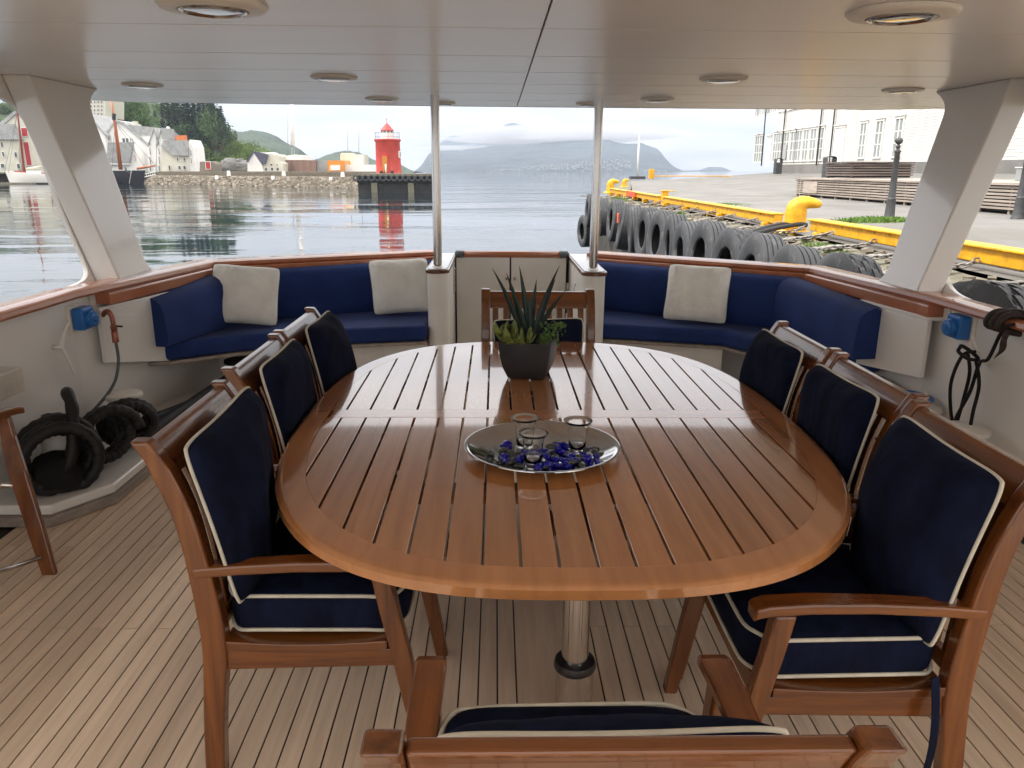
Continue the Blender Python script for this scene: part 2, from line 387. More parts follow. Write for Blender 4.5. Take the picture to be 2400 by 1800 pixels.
# ---- bulwarks: wall, cap rail, fascia, inner liner
def bulwark(P, sd, label):
    t = thing('bulwark', label, 'bulwark', (P[1][0], P[1][1], 0))
    s = -sd          # left normal of a path going aft (+y) points to -x
    o = lambda d: d*(1 if sd < 0 else -1)     # outward offset
    mb = MB(); sweep2(mb, P, [(o(.05), -.9), (o(.05), .915), (o(.13), .915), (o(.13), -.9)]); mb.build('wall', 'gelcoat', t)
    mb = MB(); pr = [(o(0), .912), (o(-.008), .925), (o(-.004), .945), (o(.012), .955), (o(.150), .955), (o(.163), .945), (o(.163), .915)]
    A = P[:2]; q = (P[1][0], P[1][1]-.02)
    sweep2(mb, P, pr); mb.build('cap_rail', 'teak_rail', t, auto=40)
    # teak fascia below the cap from the arch aft
    mb = MB()
    if sd < 0: q_ = (4.40-P[1][1])/(P[2][1]-P[1][1]); PP = [(P[1][0]+(P[2][0]-P[1][0])*q_, 4.40)]+P[2:]
    else: PP = [(P[1][0], 4.1)]+P[1:]
    sweep2(mb, PP, [(o(-.045), .845), (o(-.045), .905), (o(-.038), .912), (o(.05), .912), (o(.05), .845)]); mb.build('fascia', 'teak_rail', t, bevel=.004)
    return t
bulwark(RL, -1, 'white port bulwark with varnished teak cap rail along the harbour side')
bulwark(RR, 1, 'white starboard bulwark with varnished teak cap rail next to the tyres')
# hull topsides below the bulwarks (closed, so the water never shows through)
mb = MB()
hp = [(-2.40, -1.6), (-2.40, 4.25), (-2.16, 5.73), (-.5, 6.62), (.8, 6.58), (2.37, 5.52), (2.53, 4.25), (2.53, -1.6)]
mb.prism([(x, y, -2.3) for x, y in hp], (0, 0, 2.2)); mb.build('hull', 'gelcoat', label='white hull of the yacht below the deck', kind='structure')

# ---- diagonal side frames (arches)
def slanted(x, z, sd):
    xb, xt = (-2.27, -2.60) if sd < 0 else (2.40, 2.74)
    return xb+(xt-xb)*(z-.93)/(2.03-.93) + sd*x
def arch(sd, Y, fl, label):
    (yt0, yt1, yb0, yb1) = Y
    t = thing('awning_support', label, 'awning support', (slanted(0, .95, sd), (yb0+yb1)/2, .95))
    mb = MB(); n = 36; secs = []
    for i in range(n+1):
        z = .90 + (2.10-.90)*i/n; k = i/n
        e1 = .18*max(0, 1-k*9)**2 + .20*max(0, (k-.86)/.14)**2.2        # flares at foot and head (aft edge)
        ya = yb0+(yt0-yb0)*k; yb = yb1+(yt1-yb1)*k+e1
        secs.append([(slanted(0, z, sd), ya, z), (slanted(0, z, sd), yb, z), (slanted(.15, z, sd), yb, z), (slanted(.15, z, sd), ya, z)])
    mb.loft(secs); mb.build('inner_post', 'gelcoat', t, bevel=.012, seg=3)
    # outer skin with the curved window edge
    edge = catmull([Vector(p) for p in fl], 5); top = []
    ring = [(p.y, p.z) for p in edge]
    poly = [(ring[0][0]-.9, 2.1), (ring[0][0]-.9, ring[0][1]+.02)] + ring + [(ring[-1][0], .9), (yb1-.05, .9), (yt1-.05, 2.1)]
    pts = [(slanted(.151, z, sd), y, z) for y, z in poly]
    mb = MB(); mb.prism(pts, (sd*.03, 0, 0)); mb.build('outer_skin', 'gelcoat', t, bevel=.006)
    return t
fl = [at(x*1.085, y*1.085, Y=None, X=None, Z=None, boat=True) if 0 else None for x, y in []]
flL = [(-2.74, 4.25, 1.995), (-2.74, 4.50, 1.975), (-2.731, 4.66, 1.934), (-2.70, 4.735, 1.83), (-2.64, 4.725, 1.64), (-2.577, 4.69, 1.42), (-2.52, 4.68, 1.23), (-2.468, 4.68, 1.056), (-2.44, 4.66, .99), (-2.43, 4.58, .955), (-2.43, 4.40, .94)]
flR = [(2.87, 4.1, 1.985), (2.87, 4.33, 1.955), (2.856, 4.44, 1.90), (2.83, 4.515, 1.81), (2.77, 4.53, 1.62), (2.70, 4.49, 1.39), (2.63, 4.44, 1.16), (2.60, 4.41, 1.07), (2.59, 4.34, 1.01), (2.575, 4.22, .965), (2.57, 4.05, .945)]
arch(-1, (4.66, 5.26, 4.70, 5.10), flL, 'leaning white side frame on the port rail, harbour houses behind it')
arch(1, (4.34, 4.90, 4.32, 4.72), flR, 'leaning white side frame on the starboard rail, quay behind it')

# ---- ceiling: panels in two halves divided by the centre seam
ceil = MB(); ceil.prism([(x, y, 2.115) for x, y in [(-3.3, -.35), (3.45, -.35), (3.45, 5.9), (2.95, 6.45), (2.1, 6.53), (.15, 6.58), (-1.8, 6.53), (-2.7, 6.45), (-3.3, 6.0)]], (0, 0, .10))
ceil = ceil.build('ceiling', 'black_plastic', kind='structure', label='glossy white awning deckhead of wide panels over the aft deck')
ys = [-.35, .55, 1.55, 2.35, 3.04, 3.74, 4.33, 4.90, 5.45, 6.02, 6.60]
def aft(x): return 6.58 - .012*(x-.15)**2 - (max(0, abs(x-.1)-2.9)*1.2)
def cz(x): return 2.10 - .06*max(0, abs(x-.08)-2.75)**1.5
for (ya, yb) in zip(ys, ys[1:]):
    for s_ in (-1, 1):
        xs = sorted([.17 + s_*(.003+q) for q in (0, .8, 1.6, 2.3, 2.65, 2.95, 3.25)])
        ff = [(x, (min(yb-.0032, aft(x)) if yb > 4.9 else yb-.0032)) for x in xs]
        ff = [(x, max(y, ya+.003)) for x, y in ff]
        mb = MB(); mb.loft([[(x, ya+.0032, cz(x)), (x, y, cz(x)), (x, y, cz(x)+.012), (x, ya+.0032, cz(x)+.012)] for x, y in ff])
        mb.build('panel', 'ceiling_white', ceil, bevel=.003, seg=2)
# rounded edge trim along the aft end of the ceiling
mb = MB(); pts = [(x, aft(x)+.0, cz(x)+.03) for x in [-3.3+.165*i for i in range(41)]]
mb.tube(pts, .034, 10); mb.build('edge_trim', 'ceiling_white', ceil, smooth=True)
# heads of the frames: dark joint bead
# ---- ceiling lights
def dlight(x, y, r, label, lens='lens_glass', big=False):
    z = cz(x)-.001
    t = thing('ceiling_light', label, 'ceiling light', (x, y, z), 'round lights set in the white ceiling')
    if big:
        # bezel, oblong with two flats
        mb = MB(); pr = []
        for rr, zz_ in ((1.0, 0), (1.0, -.008), (.93, -.018), (.64, -.022), (.62, -.014)):
            pr.append([Vector((x+max(-1.02*r, min(1.02*r, rr*r*1.12*math.cos(a_))), y+rr*r*.98*math.sin(a_), z+zz_)) for a_ in [2*math.pi*k/32 for k in range(32)]])
        mb.loft(pr); mb.build('bezel', 'fitting_white', t, auto=50)
        mb = MB(); mb.lathe([(.66*r, -.012), (.66*r, -.024), (.60*r, -.028), (.58*r, -.024)], 32, (x, y, z)); mb.build('lens_ring', 'steel', t, auto=50)
        mb = MB(); mb.lathe([(.60*r, -.020), (.57*r, -.024), (.3*r, -.026), (.001, -.026)], 32, (x, y, z)); mb.build('lens', lens, t, smooth=True)
    else:
        mb = MB(); mb.lathe([(r, 0), (r, -.006), (r*.93, -.011), (r*.66, -.012)], 28, (x, y, z)); mb.build('bezel', 'fitting_white', t, auto=50)
        mb = MB(); mb.lathe([(.68*r, -.010), (.66*r, -.018), (.5*r, -.021), (.001, -.022)], 28, (x, y, z)); mb.build('lens', lens, t, smooth=True)
dlight(-.89, 2.66, .155, 'large round light with a pale lens, nearest on the left of the ceiling', 'lens_glass', True)
dlight(1.29, 2.64, .155, 'large round light with a dark lens, nearest on the right of the ceiling', 'lens_dark', True)
for x, y, r, lb in ((-.905, 4.62, .13, 'ceiling light left of the seam, third from the stern on its side'), (1.25, 4.49, .13, 'ceiling light right of the right steel pole, the nearer of the small ones'),
                    (-.83, 5.95, .12, 'ceiling light near the aft edge above the lighthouse'), (1.14, 5.75, .12, 'ceiling light near the aft edge right of the right pole'),
                    (-2.2, 5.15, .12, 'ceiling light beside the port side frame'), (2.5, 4.98, .12, 'ceiling light beside the starboard side frame'),
                    (-.40, 6.25, .09, 'ceiling light touching the top of the left steel pole'), (.70, 6.2, .09, 'ceiling light touching the top of the right steel pole')):
    dlight(x, y, r, lb)

# ---- gate between the columns
t = thing('stern_gate', 'white double stern gate with a teak top rail between the two columns', 'gate', (.14, 6.5, 0))
for x0, x1 in ((-.33, .118), (.132, .595)):
    mb = MB(); mb.box(x0, x1, 6.50, 6.53, .02, .895); d = mb.build('leaf', 'paint_white', t, bevel=.004)
    for hz in (.72, .60):
        xx = x1-.025 if x0 < 0 else x0+.03
        mb = MB(); mb.lathe([(.016, 0), (.016, .006), (.008, .009), (.008, .014)], 14, (xx, 6.5, hz), Matrix.Rotation(R(90), 3, 'X')); mb.build('latch', 'steel', d, auto=40)
mb = MB(); mb.box(-.344, .624, 6.56, 6.59, .0, .93); mb.build('gap_shade_plate', 'stone_dark', t)  # added dark plate behind the leaves, makes the gate gaps read as shaded
mb = MB(); mb.tube([(-.275, 6.50, .925), (.545, 6.50, .925)], .028, 12); mb.build('top_rail', 'teak_rail_x', t, smooth=True)
for x0, x1 in ((-.335, -.27), (.54, .605)):
    mb = MB(); mb.tube([(x0, 6.50, .925), (x1, 6.50, .925)], .031, 12); mb.build('rail_sleeve', 'lens_glass' if 0 else 'fitting_sleeve' if 'fitting_sleeve' in M else 'hose_grey', t, smooth=True)
for hz in (.62, .36, .15):
    mb = MB(); mb.box(.60, .625, 6.485, 6.50, hz, hz+.07); mb.build('hinge', 'steel', t, bevel=.002)

# ---- columns (wing walls) and poles
def column(x0, x1, yf, label, s):
    t = thing('gate_column', label, 'column', ((x0+x1)/2, yf+.08, 0))
    r = (x1-x0)/2; cxm = (x0+x1)/2
    out = [(x1, 6.62), (x0, 6.62)] + [(cxm - r*math.cos(a), yf+r*.9 - r*.9*math.sin(a)) for a in [math.pi*k/14 for k in range(15)]]
    mb = MB(); mb.prism([(x, y, 0) for x, y in out], (0, 0, .885)); mb.build('body', 'paint_white', t, auto=40)
    q = 1.0
    def sc_(x, y, d): 
        return (cxm+(x-cxm)*(1+d/r), y-(d if y < yf+r else -d))
    o2 = [sc_(x, y, .012) for x, y in out]
    mb = MB(); mb.prism([(x, y, .885) for x, y in o2], (0, 0, .028)); mb.build('teak_trim', 'teak_chair_y', t, bevel=.006)
    o3 = [sc_(x, y, -.004) for x, y in out]
    mb = MB(); mb.prism([(x, y, .9131) for x, y in o3], (0, 0, .006)); mb.build('top_plate', 'gelcoat', t, bevel=.003)
    return t
c1 = column(-.495, -.345, 5.52, 'white left gate column with a teak capped top, left of the stern gate', -1)
mb = MB(); mb.box(-.352, -.335, 6.25, 6.40, .62, .86); hp_ = mb.build('lock_plate', 'steel', c1, bevel=.002)
for hz in (.66, .70, .78, .82):
    mb = MB(); mb.lathe([(.010, 0), (.008, .006), (.0, .007)], 10, (-.335, 6.33, hz), Matrix.Rotation(R(90), 3, 'Y')); mb.build('screw', 'steel', hp_)
c2 = column(.625, .785, 5.42, 'white right gate column with a teak capped top, right of the stern gate', 1)
mb = MB(); mb.tube([(.622, 5.95, .76), (.612, 5.95, .73), (.612, 5.94, .70), (.620, 5.94, .67)], .006, 6); mb.build('hook', 'steel', c2, smooth=True)
for x, y, lb in ((-.422, 5.64, 'left stainless steel pole between gate column and ceiling'), (.705, 5.56, 'right stainless steel pole between gate column and ceiling')):
    t = thing('steel_pole', lb, 'pole', (x, y, .918), 'steel poles carrying the awning')
    mb = MB(); mb.lathe([(.031, 0), (.031, 2.10-.918+.0)], 28, (x, y, .9195)); mb.build('tube', 'steel', t, auto=50)
    mb = MB(); mb.lathe([(.036, 0), (.036, .012), (.032, .016)], 28, (x, y, .9195)); mb.build('base_collar', 'steel', t, auto=50)

# ---- sofas
def sofa(P, Q, side, label):
    """P: rear inner polyline (against the fascia) from side end to column; Q: seat front polyline"""
    t = thing('bench_sofa', label, 'sofa', (P[1][0], P[1][1]-.4, 0))
    def seatpoly(P, Q): return [Vector((x, y, 0)) for x, y in P] + [Vector((x, y, 0)) for x, y in reversed(Q)]
    mb = MB(); mb.prism([(v.x, v.y, .400) for v in seatpoly(P, Q)], (0, 0, .115)); mb.build('seat_cushion', 'navy_sofa', t, bevel=.035, seg=4)
    Qi = [(x, y) for x, y in Q]
    mb = MB(); mb.prism([(v.x, v.y, .376) for v in seatpoly(P, Q)], (0, 0, .022)); mb.build('seat_board', 'grey_timber', t, bevel=.004)
    return t
# port sofa
PL = [(-2.27, 4.80), (-2.03, 5.66), (-.50, 6.46)]
QL = [(-2.08, 4.86), (-1.72, 5.12), (-1.38, 5.28), (-.50, 5.47)]
tL = sofa(PL, QL, -1, 'long navy blue bench sofa curving along the port stern bulwark')
PR_ = [(2.38, 4.52), (2.22, 5.46), (.79, 6.42)]
QR = [(2.28, 4.66), (1.88, 4.90), (1.62, 5.34), (.79, 5.58)]
tR = sofa(PR_, QR, 1, 'long navy blue bench sofa curving along the starboard stern bulwark')
def backcushion(t, a, b, z0, z1a, z1b, th, lean=.05, side=1, name='back_cushion', flip=1):
    """cushion along a->b (2d), rear face on the line, front face th inboard; side = sign of inboard normal"""
    a = Vector(a); b = Vector(b); d = (b-a).normalized(); nrm = Vector((-d.y, d.x))*side
    n = 16; secs = []
    for i in range(n+1):
        k = i/n; p = a+(b-a)*k; z1 = z1a+(z1b-z1a)*k
        ring = []
        H_ = z1-z0
        prof = [(.0, 0), (.0, .5), (.0, .80), (.02, .90), (.10*th/.2, .985), (.35*th, 1.0), (.58*th, .985), (.80*th, .93), (.93*th, .84), (1.0*th, .70), (1.03*th, .45), (1.06*th, .2), (1.02*th, .04), (.96*th, 0)]
        for o, h in prof: ring.append(Vector((p.x+nrm.x*(o), p.y+nrm.y*o, z0+H_*h)))
        secs.append(ring)
    mb = MB(); mb.loft(secs); return mb.build(name, 'navy_sofa', t, auto=50, bevel=.006)
backcushion(tL, (-2.27, 4.80), (-2.05, 5.66), .517, .83, .885, .22, side=-1, name='end_cushion')
backcushion(tL, (-2.03, 5.70), (-.50, 6.50), .517, .885, .893, .17, side=-1)
backcushion(tR, (2.38, 4.50), (2.22, 5.46), .517, .83, .885, .22, side=1, name='end_cushion')
backcushion(tR, (2.20, 5.50), (.79, 6.44), .517, .885, .893, .17, side=1)
# white bench fronts under the seats
for (a, b, lb) in (((-1.40, 5.40), (-.50, 5.58), 'white locker front under the port sofa beside the gate column'), ((.79, 5.70), (1.66, 5.44), 'white locker front under the starboard sofa beside the gate column')):
    a = Vector(a); b = Vector(b); d = (b-a).normalized(); n_ = Vector((-d.y, d.x))
    mb = MB(); mb.prism([(a.x, a.y, 0), (b.x, b.y, 0), (b.x+n_.x*.05, b.y+n_.y*.05, 0), (a.x+n_.x*.05, a.y+n_.y*.05, 0)], (0, 0, .373)); mb.build('locker_front', 'paint_white', bevel=.004, label=lb, cat='locker')
# white side panels under the fascia
def sidepanel(a, b, z0, z1, lb, drop):
    t = thing('side_locker', lb, 'locker', (a[0], a[1], z0))
    mb = MB(); d = .03
    A = [(a[0], a[1], z0), (b[0], b[1], z0-drop), (b[0], b[1], z1), (a[0], a[1], z1)]
    nn = (Vector(A[1])-Vector(A[0])).cross(Vector((0, 0, 1))).normalized()*d
    mb.prism(A, nn if nn.x*a[0] > 0 else -nn); mb.build('panel', 'gelcoat', t, bevel=.004)
    sd = -1 if a[0] < 0 else 1
    mb = MB(); mb.prism([(a[0], a[1]-.001, z1+.001), (b[0], b[1], z1+.001), (b[0]+sd*.13, b[1], z1+.001), (a[0]+sd*.13, a[1]-.001, z1+.001)], (0, 0, .02)); mb.build('ledge', 'gelcoat', t, bevel=.003)
    return t
sidepanel((-2.235, 4.34), (-2.09, 4.97), .515, .815, 'white hanging side locker between the hose tap and the port sofa', .14)
sidepanel((2.37, 4.10), (2.27, 4.70), .50, .825, 'white hanging side locker between the blue socket and the starboard sofa', .06)

# ---- pillows
def pillow_mesh(mb, w, h, t, n=22, pinch=.055, seed=0, wr=.008, sag=0, flat=1):
    P1 = []; P2 = []; edge = []
    def outline(u, v):
        x = w/2*u*(1-pinch*(1-u*u)*0 - pinch*(1-v*v)*(abs(u)**2)*.9); y = h/2*v*(1-pinch*(1-u*u)*(abs(v)**2)*.9)
        r = .10
        return x, y
    for sgn, PP in ((1, P1), (-1, P2)):
        for i in range(n+1):
            row = []
            for j in range(n+1):
                u = -1+2*i/n; v = -1+2*j/n
                u = math.sin(u*math.pi/2*.96)/math.sin(math.pi/2*.96); v = math.sin(v*math.pi/2*.96)/math.sin(math.pi/2*.96)
                # rounded corners
                cu, cv = u, v
                m_ = max(abs(u), abs(v)); l = math.hypot(u, v)
                if l > 0: k = (1-.055*min(abs(u), abs(v))**6*m_**1); cu *= k; cv *= k
                x, y = outline(cu, cv)
                th = (t/2*(1 if flat == 1 else (.45 if sgn > 0 else 1.35)))*((1-abs(u)**2.3)*(1-abs(v)**2.3))**.46 if m_ < .9999 else 0
                z = sgn*th
                # wrinkles running in from the top and the corners
                q = noise.noise(Vector((x*9+seed, y*3.2, sgn*3))) ; q2 = noise.noise(Vector((x*26+seed, y*7+seed, sgn)))
                z += sgn*wr*(q*1.0+q2*.55)*(1-m_**8)*(.5+1.1*max(0, v))
                row.append(Vector((x, y-sag*(u*u-.5)*0, z)))
            PP.append(row)
    mb.grid(P1); mb.grid([list(reversed(r)) for r in P2])
    ring = [P1[i][0] for i in range(n)] + [P1[n][j] for j in range(n)] + [P1[i][n] for i in range(n, 0, -1)] + [P1[0][j] for j in range(n, 0, -1)]
    return ring
def pillow(name, label, cat, Mx, w, h, t, mt, pip=None, pr=.006, seed=0, wr=.008, group=None, parent=None, loc=(0, 0, 0), flat=1, clamp=None):
    if parent is None: root = thing(name, label, cat, loc, group)
    mb = MB(); ring = pillow_mesh(mb, w, h, t, seed=seed, wr=wr, flat=flat); mb.v = [Mx @ v for v in mb.v]
    if clamp: mb.v = [clamp(v) for v in mb.v]
    b = mb.build('cover', mt, root, smooth=True)
    if pip:
        m2 = MB(); m2.tube([(clamp(Mx @ p) if clamp else Mx @ p) for p in ring], pr, 7, closed=True); m2.build('piping', pip, root, smooth=True)
    return root
def frame(x, y, z): return Matrix.Translation(Vector(x)) @ Matrix(((y[0], z[0], 0, 0),)) if 0 else None
def pose(c, right, up):
    r = Vector(right).normalized(); u = Vector(up); u = (u - r*u.dot(r)).normalized(); n_ = r.cross(u)
    return Matrix.Translation(Vector(c)) @ Matrix(((r.x, u.x, n_.x, 0), (r.y, u.y, n_.y, 0), (r.z, u.z, n_.z, 0), (0, 0, 0, 1)))
for (c, rt, up, lb, s_, pp) in (
    ((-1.78, 5.47, .735), (1, .20, -.10), (-.06, .42, .9), 'cream scatter cushion with black piping at the corner of the port sofa', 3, 'black_plastic'),
    ((-.735, 5.98, .73), (1, .30, .02), (.08, .45, .9), 'cream scatter cushion on the port sofa beside the gate column', 9, 'cream_piping'),
    ((1.50, 5.66, .73), (1, -.35, -.02), (.0, .42, .9), 'cream scatter cushion with black piping on the starboard sofa', 15, 'black_plastic')):
    pillow('scatter_cushion', lb, 'cushion', pose(c, rt, up), .47, .44, .18, 'cream_canvas', pp, .003, s_, .019, 'cream scatter cushions on the sofas', loc=(c[0], c[1], .52))

# ---- dining table
TC = Vector((.195, 2.71)); TN = 2.72
def se(a, b, th):
    c, s = math.cos(th), math.sin(th)
    return (TC.x+a*math.copysign(abs(c)**(2/TN), c), TC.y+b*math.copysign(abs(s)**(2/TN), s))
tab = thing('dining_table', 'large oval varnished teak dining table with slatted top on a steel pedestal', 'table', (TC.x, TC.y, 0))
AI, BI = .803, 1.157
N_ = 160
for k0, k1 in ((0, 27), (27, 54), (54, 80), (80, 107), (107, 134), (134, 160)):
    mb = MB(); secs = []
    for k in range(k0, k1+1):
        th = 2*math.pi*k/N_ ; o = se(.885, 1.243, th); q = se(.872, 1.230, th); i_ = se(AI+.0002, BI+.0002, th); m1 = se(.860, 1.218, th)
        secs.append([(i_[0], i_[1], .7005), (i_[0], i_[1], .74), (m1[0], m1[1], .74), (q[0], q[1], .7395), (o[0]*.5+q[0]*.5, o[1]*.5+q[1]*.5, .7375), (o[0], o[1], .732), (o[0], o[1], .709), (q[0], q[1], .7)])
    mb.loft(secs); mb.build('rim', 'teak_rim', tab, auto=28)
def yin(x):
    u = min(1, abs((x-TC.x)/AI)); return BI*(1-u**TN)**(1/TN)
slots = [-.5525+.0874*k for k in range(18)]
edges = [TC.x-AI+.002]+slots+[TC.x+AI-.002]
for k in range(19):
    a = edges[k]+(.0038 if k else 0); b = edges[k+1]-(.0038 if k < 18 else 0)
    for sgn, yc in ((-1, 2.643), (1, 2.737)):
        xs = [a+(b-a)*j/5 for j in range(6)]
        far = [TC.y+sgn*(yin(x)-.0002) for x in xs]
        if k in (0, 18): far = [f if abs(f-TC.y) > .12 else yc+sgn*.001 for f in far]
        poly = [(x, f, .705) for x, f in zip(xs, far)] + [(b, yc, .705), (a, yc, .705)]
        mb = MB(); mb.prism(poly, (0, 0, .035-.0001)); mb.build('slat', 'teak_table', tab, bevel=.0007, seg=1)
mb = MB(); mb.box(TC.x-AI+.012, TC.x+AI-.012, 2.6432, 2.7368, .703, .7402); mb.build('cross_board', 'teak_table_x', tab, bevel=.001, seg=1)
# bearers below
for y in (2.1, 3.3):
    mb = MB(); mb.box(TC.x-.62, TC.x+.62, y-.03, y+.03, .66, .7035); mb.build('bearer', 'teak_chair_x', tab)
for py, lbx in ((1.95, 0), (3.4, 1)):
    mb = MB(); mb.lathe([(.040, .18), (.040, .66)], 28, (.235, py, 0)); p = mb.build('pedestal', 'steel', tab, auto=50)
    mb = MB(); mb.lathe([(.056, 0), (.056, .195)], 28, (.235, py, 0)); mb.build('pedestal_sleeve', 'steel', p, auto=50)
    mb = MB(); mb.lathe([(.0405, .225), (.058, .222), (.062, .21), (.062, .200), (.056, .193)], 28, (.235, py, 0)); mb.build('collar', 'black_plastic', p, auto=50)
    mb = MB(); mb.lathe([(.12, .655), (.12, .663)], 28, (.235, py, 0)); mb.build('mounting_plate', 'steel', p, auto=50)

# ---- chairs
PC = [(-.015, 0), (.000, .2), (.020, .40), (.010, .57), (-.018, .76), (-.065, .90), (-.105, .97)]
PCc = catmull([Vector((0, y, z)) for y, z in PC], 4)
def cury(z):
    for a, b in zip(PCc, PCc[1:]):
        if a.z <= z <= b.z: return a.y+(b.y-a.y)*(z-a.z)/(b.z-a.z)
    return PCc[-1].y
W = .58
def ribbon(mb, x0, x1, z0, z1, th0, th1, n=10, yo=0):
    secs = []
    for i in range(n+1):
        z = z0+(z1-z0)*i/n; y = cury(z)+yo; th = th0+(th1-th0)*i/n
        secs.append([(x0, y-th/2, z), (x1, y-th/2, z), (x1, y+th/2, z), (x0, y+th/2, z)])
    mb.loft(secs); return mb
def make_chair(label, group):
    t = thing('armchair', label, 'chair', (0, 0, 0), group)
    for s in (-1, 1):
        x0, x1 = (s*W/2, s*(W/2-.045)) if s < 0 else (s*(W/2-.045), s*W/2)
        mb = MB(); secs = []
        for p, th in [(q, .052+.012*math.exp(-((q.z-.45)/.2)**2)-.006*(q.z > .9)) for q in PCc]:
            secs.append([(x0, p.y-th/2, p.z), (x1, p.y-th/2, p.z), (x1, p.y+th/2, p.z), (x0, p.y+th/2, p.z)])
        mb.loft(secs); mb.build('rear_post', 'teak_chair_z', t, bevel=.007, seg=3)
        mb = MB()
        fx = s*(W/2-.022)
        F_ = [(.455, .618, .052), (.475, .50, .050), (.500, .38, .050), (.535, .18, .046), (.565, 0, .040)]
        secs = [[(fx-.02, y-d/2, z), (fx+.02, y-d/2, z), (fx+.02, y+d/2, z), (fx-.02, y+d/2, z)] for y, z, d in reversed(F_)]
        mb.loft(secs); mb.build('front_leg', 'teak_chair_z', t, bevel=.006, seg=2)
        mb = MB(); secs = []
        for y, z, w_ in ((-.012, .622, .050), (.10, .632, .050), (.25, .640, .052), (.40, .642, .058), (.50, .636, .060), (.525, .628, .056), (.532, .620, .052)):
            secs.append([(fx-w_/2, y, z-.015), (fx+w_/2, y, z-.015), (fx+w_/2, y, z+.013), (fx-w_/2, y, z+.013)])
        mb.loft(secs); mb.build('armrest', 'teak_chair_y', t, bevel=.006, seg=2)
        mb = MB(); ii = s*(W/2-.012)
        a, b = sorted((s*(W/2-.038), s*(W/2-.012)))
        mb.hexa([(a, .03, .335), (b, .03, .335), (b, .485, .345), (a, .485, .345), (a, .03, .395), (b, .03, .395), (b, .485, .395), (a, .485, .395)]); mb.build('side_rail', 'teak_chair_y', t, bevel=.003)
        a, b = sorted((s*(W/2-.075), s*(W/2-.006)))
        mb = MB(); secs = []
        for k in range(7):
            y = .045+.42*k/6; z = .397-.010*math.sin(k/6*math.pi)
            secs.append([(a, y, z), (b, y, z), (b, y, z+.026), (a, y, z+.026)])
        mb.loft(secs); mb.build('seat_edge_board', 'teak_chair_y', t, bevel=.003)
    mb = MB(); mb.box(-W/2+.046, W/2-.046, .46, .485, .335, .395); mb.build('front_rail', 'teak_chair_x', t, bevel=.003)
    for k in range(6):
        y = .06+.068*k; mb = MB(); z = .392-.008*math.sin(k/5*math.pi)
        mb.box(-W/2+.076, W/2-.076, y, y+.052, z, z+.016); mb.build('seat_slat', 'teak_chair_x', t, bevel=.002, seg=1)
    mb = MB(); ribbon(mb, -W/2+.0455, W/2-.0455, .870, .957, .030, .030, 6); mb.build('top_rail', 'teak_chair_x', t, bevel=.007, seg=3)
    mb = MB(); ribbon(mb, -W/2+.0455, W/2-.0455, .43, .475, .024, .024, 3); mb.build('lower_rail', 'teak_chair_x', t, bevel=.003)
    nb = 9; gp = (W-.091)/nb
    for k in range(nb):
        xc = -W/2+.0455+gp*(k+.5); mb = MB(); ribbon(mb, xc-.015, xc+.015, .474, .871, .012, .012, 9); mb.build('back_slat', 'teak_chair_z', t, bevel=.002, seg=1)
    return t
SPOTS = [(( -.745, 2.030, 0), R(-90), 1.0, 'teak armchair nearest on the left side of the table, its whole side in view'),
         ((-.775, 2.735, 0), R(-90), 1.0, 'teak armchair in the middle of the left side of the table'),
         ((-.775, 3.345, 0), R(-90), 1.0, 'teak armchair farthest along the left side of the table'),
         ((1.125, 1.830, 0), R(90), 1.0, 'teak armchair nearest on the right side of the table, a dark strap hanging from it'),
         ((1.160, 2.435, 0), R(90), 1.0, 'teak armchair in the middle of the right side of the table'),
         ((1.165, 3.045, 0), R(90), 1.0, 'teak armchair farthest along the right side of the table'),
         ((.160, .845, 0), 0, 1.08, 'teak armchair at the near end of the table seen from behind its top rail'),
         ((.235, 4.14, 0), R(180), 1.08, 'teak armchair at the far end of the table facing the camera behind the plant')]
ch0 = make_chair(SPOTS[0][3], 'teak armchairs round the dining table')
ch0.location = SPOTS[0][0]; ch0.rotation_euler = (0, 0, SPOTS[0][1])
chairs = [ch0]
for l, rz, s, lb in SPOTS[1:]: chairs.append(dup(ch0, l, rz, lb, scale=(s, 1, 1) if s != 1 else None))

# cushions on the chairs (chair-local: x across, y forward)
def boxcushion(loc, rz, s, lb):
    t = thing('seat_cushion', lb, 'cushion', (0, 0, 0), 'navy seat cushions on the armchairs')
    w_, d_, h_ = .49, .47, .10; n = 16
    def outl(k, grow=0):
        th = 2*math.pi*k/48; e_ = 2/7.0; c_, s_ = math.cos(th), math.sin(th)
        return math.copysign(abs(c_)**e_, c_)*(w_/2+grow), .275+math.copysign(abs(s_)**e_, s_)*(d_/2+grow)
    secs = []
    for sc_, z in ((0.0, .432), (.5, .430), (.90, .426), (.985, .428), (1.0, .434), (1.012, .455), (1.015, .480), (1.012, .505), (1.0, .526), (.985, .533), (.90, .540), (.5, .548), (0.0, .550)):
        secs.append([Vector((outl(k)[0]*sc_, .275+(outl(k)[1]-.275)*sc_, z+.004*noise.noise(Vector((outl(k)[0]*8*sc_, outl(k)[1]*8, z*9+rz*3+loc[0])))))  for k in range(48)])
    mb = MB(); mb.loft(secs, caps=False); mb.build('cover', 'navy_canvas', t, smooth=True)
    for z in (.431, .530):
        mb = MB(); mb.tube([Vector((outl(k, .003)[0], outl(k, .003)[1], z+.0035*math.sin(k*.8+loc[1]*7))) for k in range(48)], .0052, 7, closed=True); mb.build('piping', 'cream_piping', t, smooth=True)
    t.location = loc; t.rotation_euler = (0, 0, rz); t.scale = (s, 1, 1)
    return t
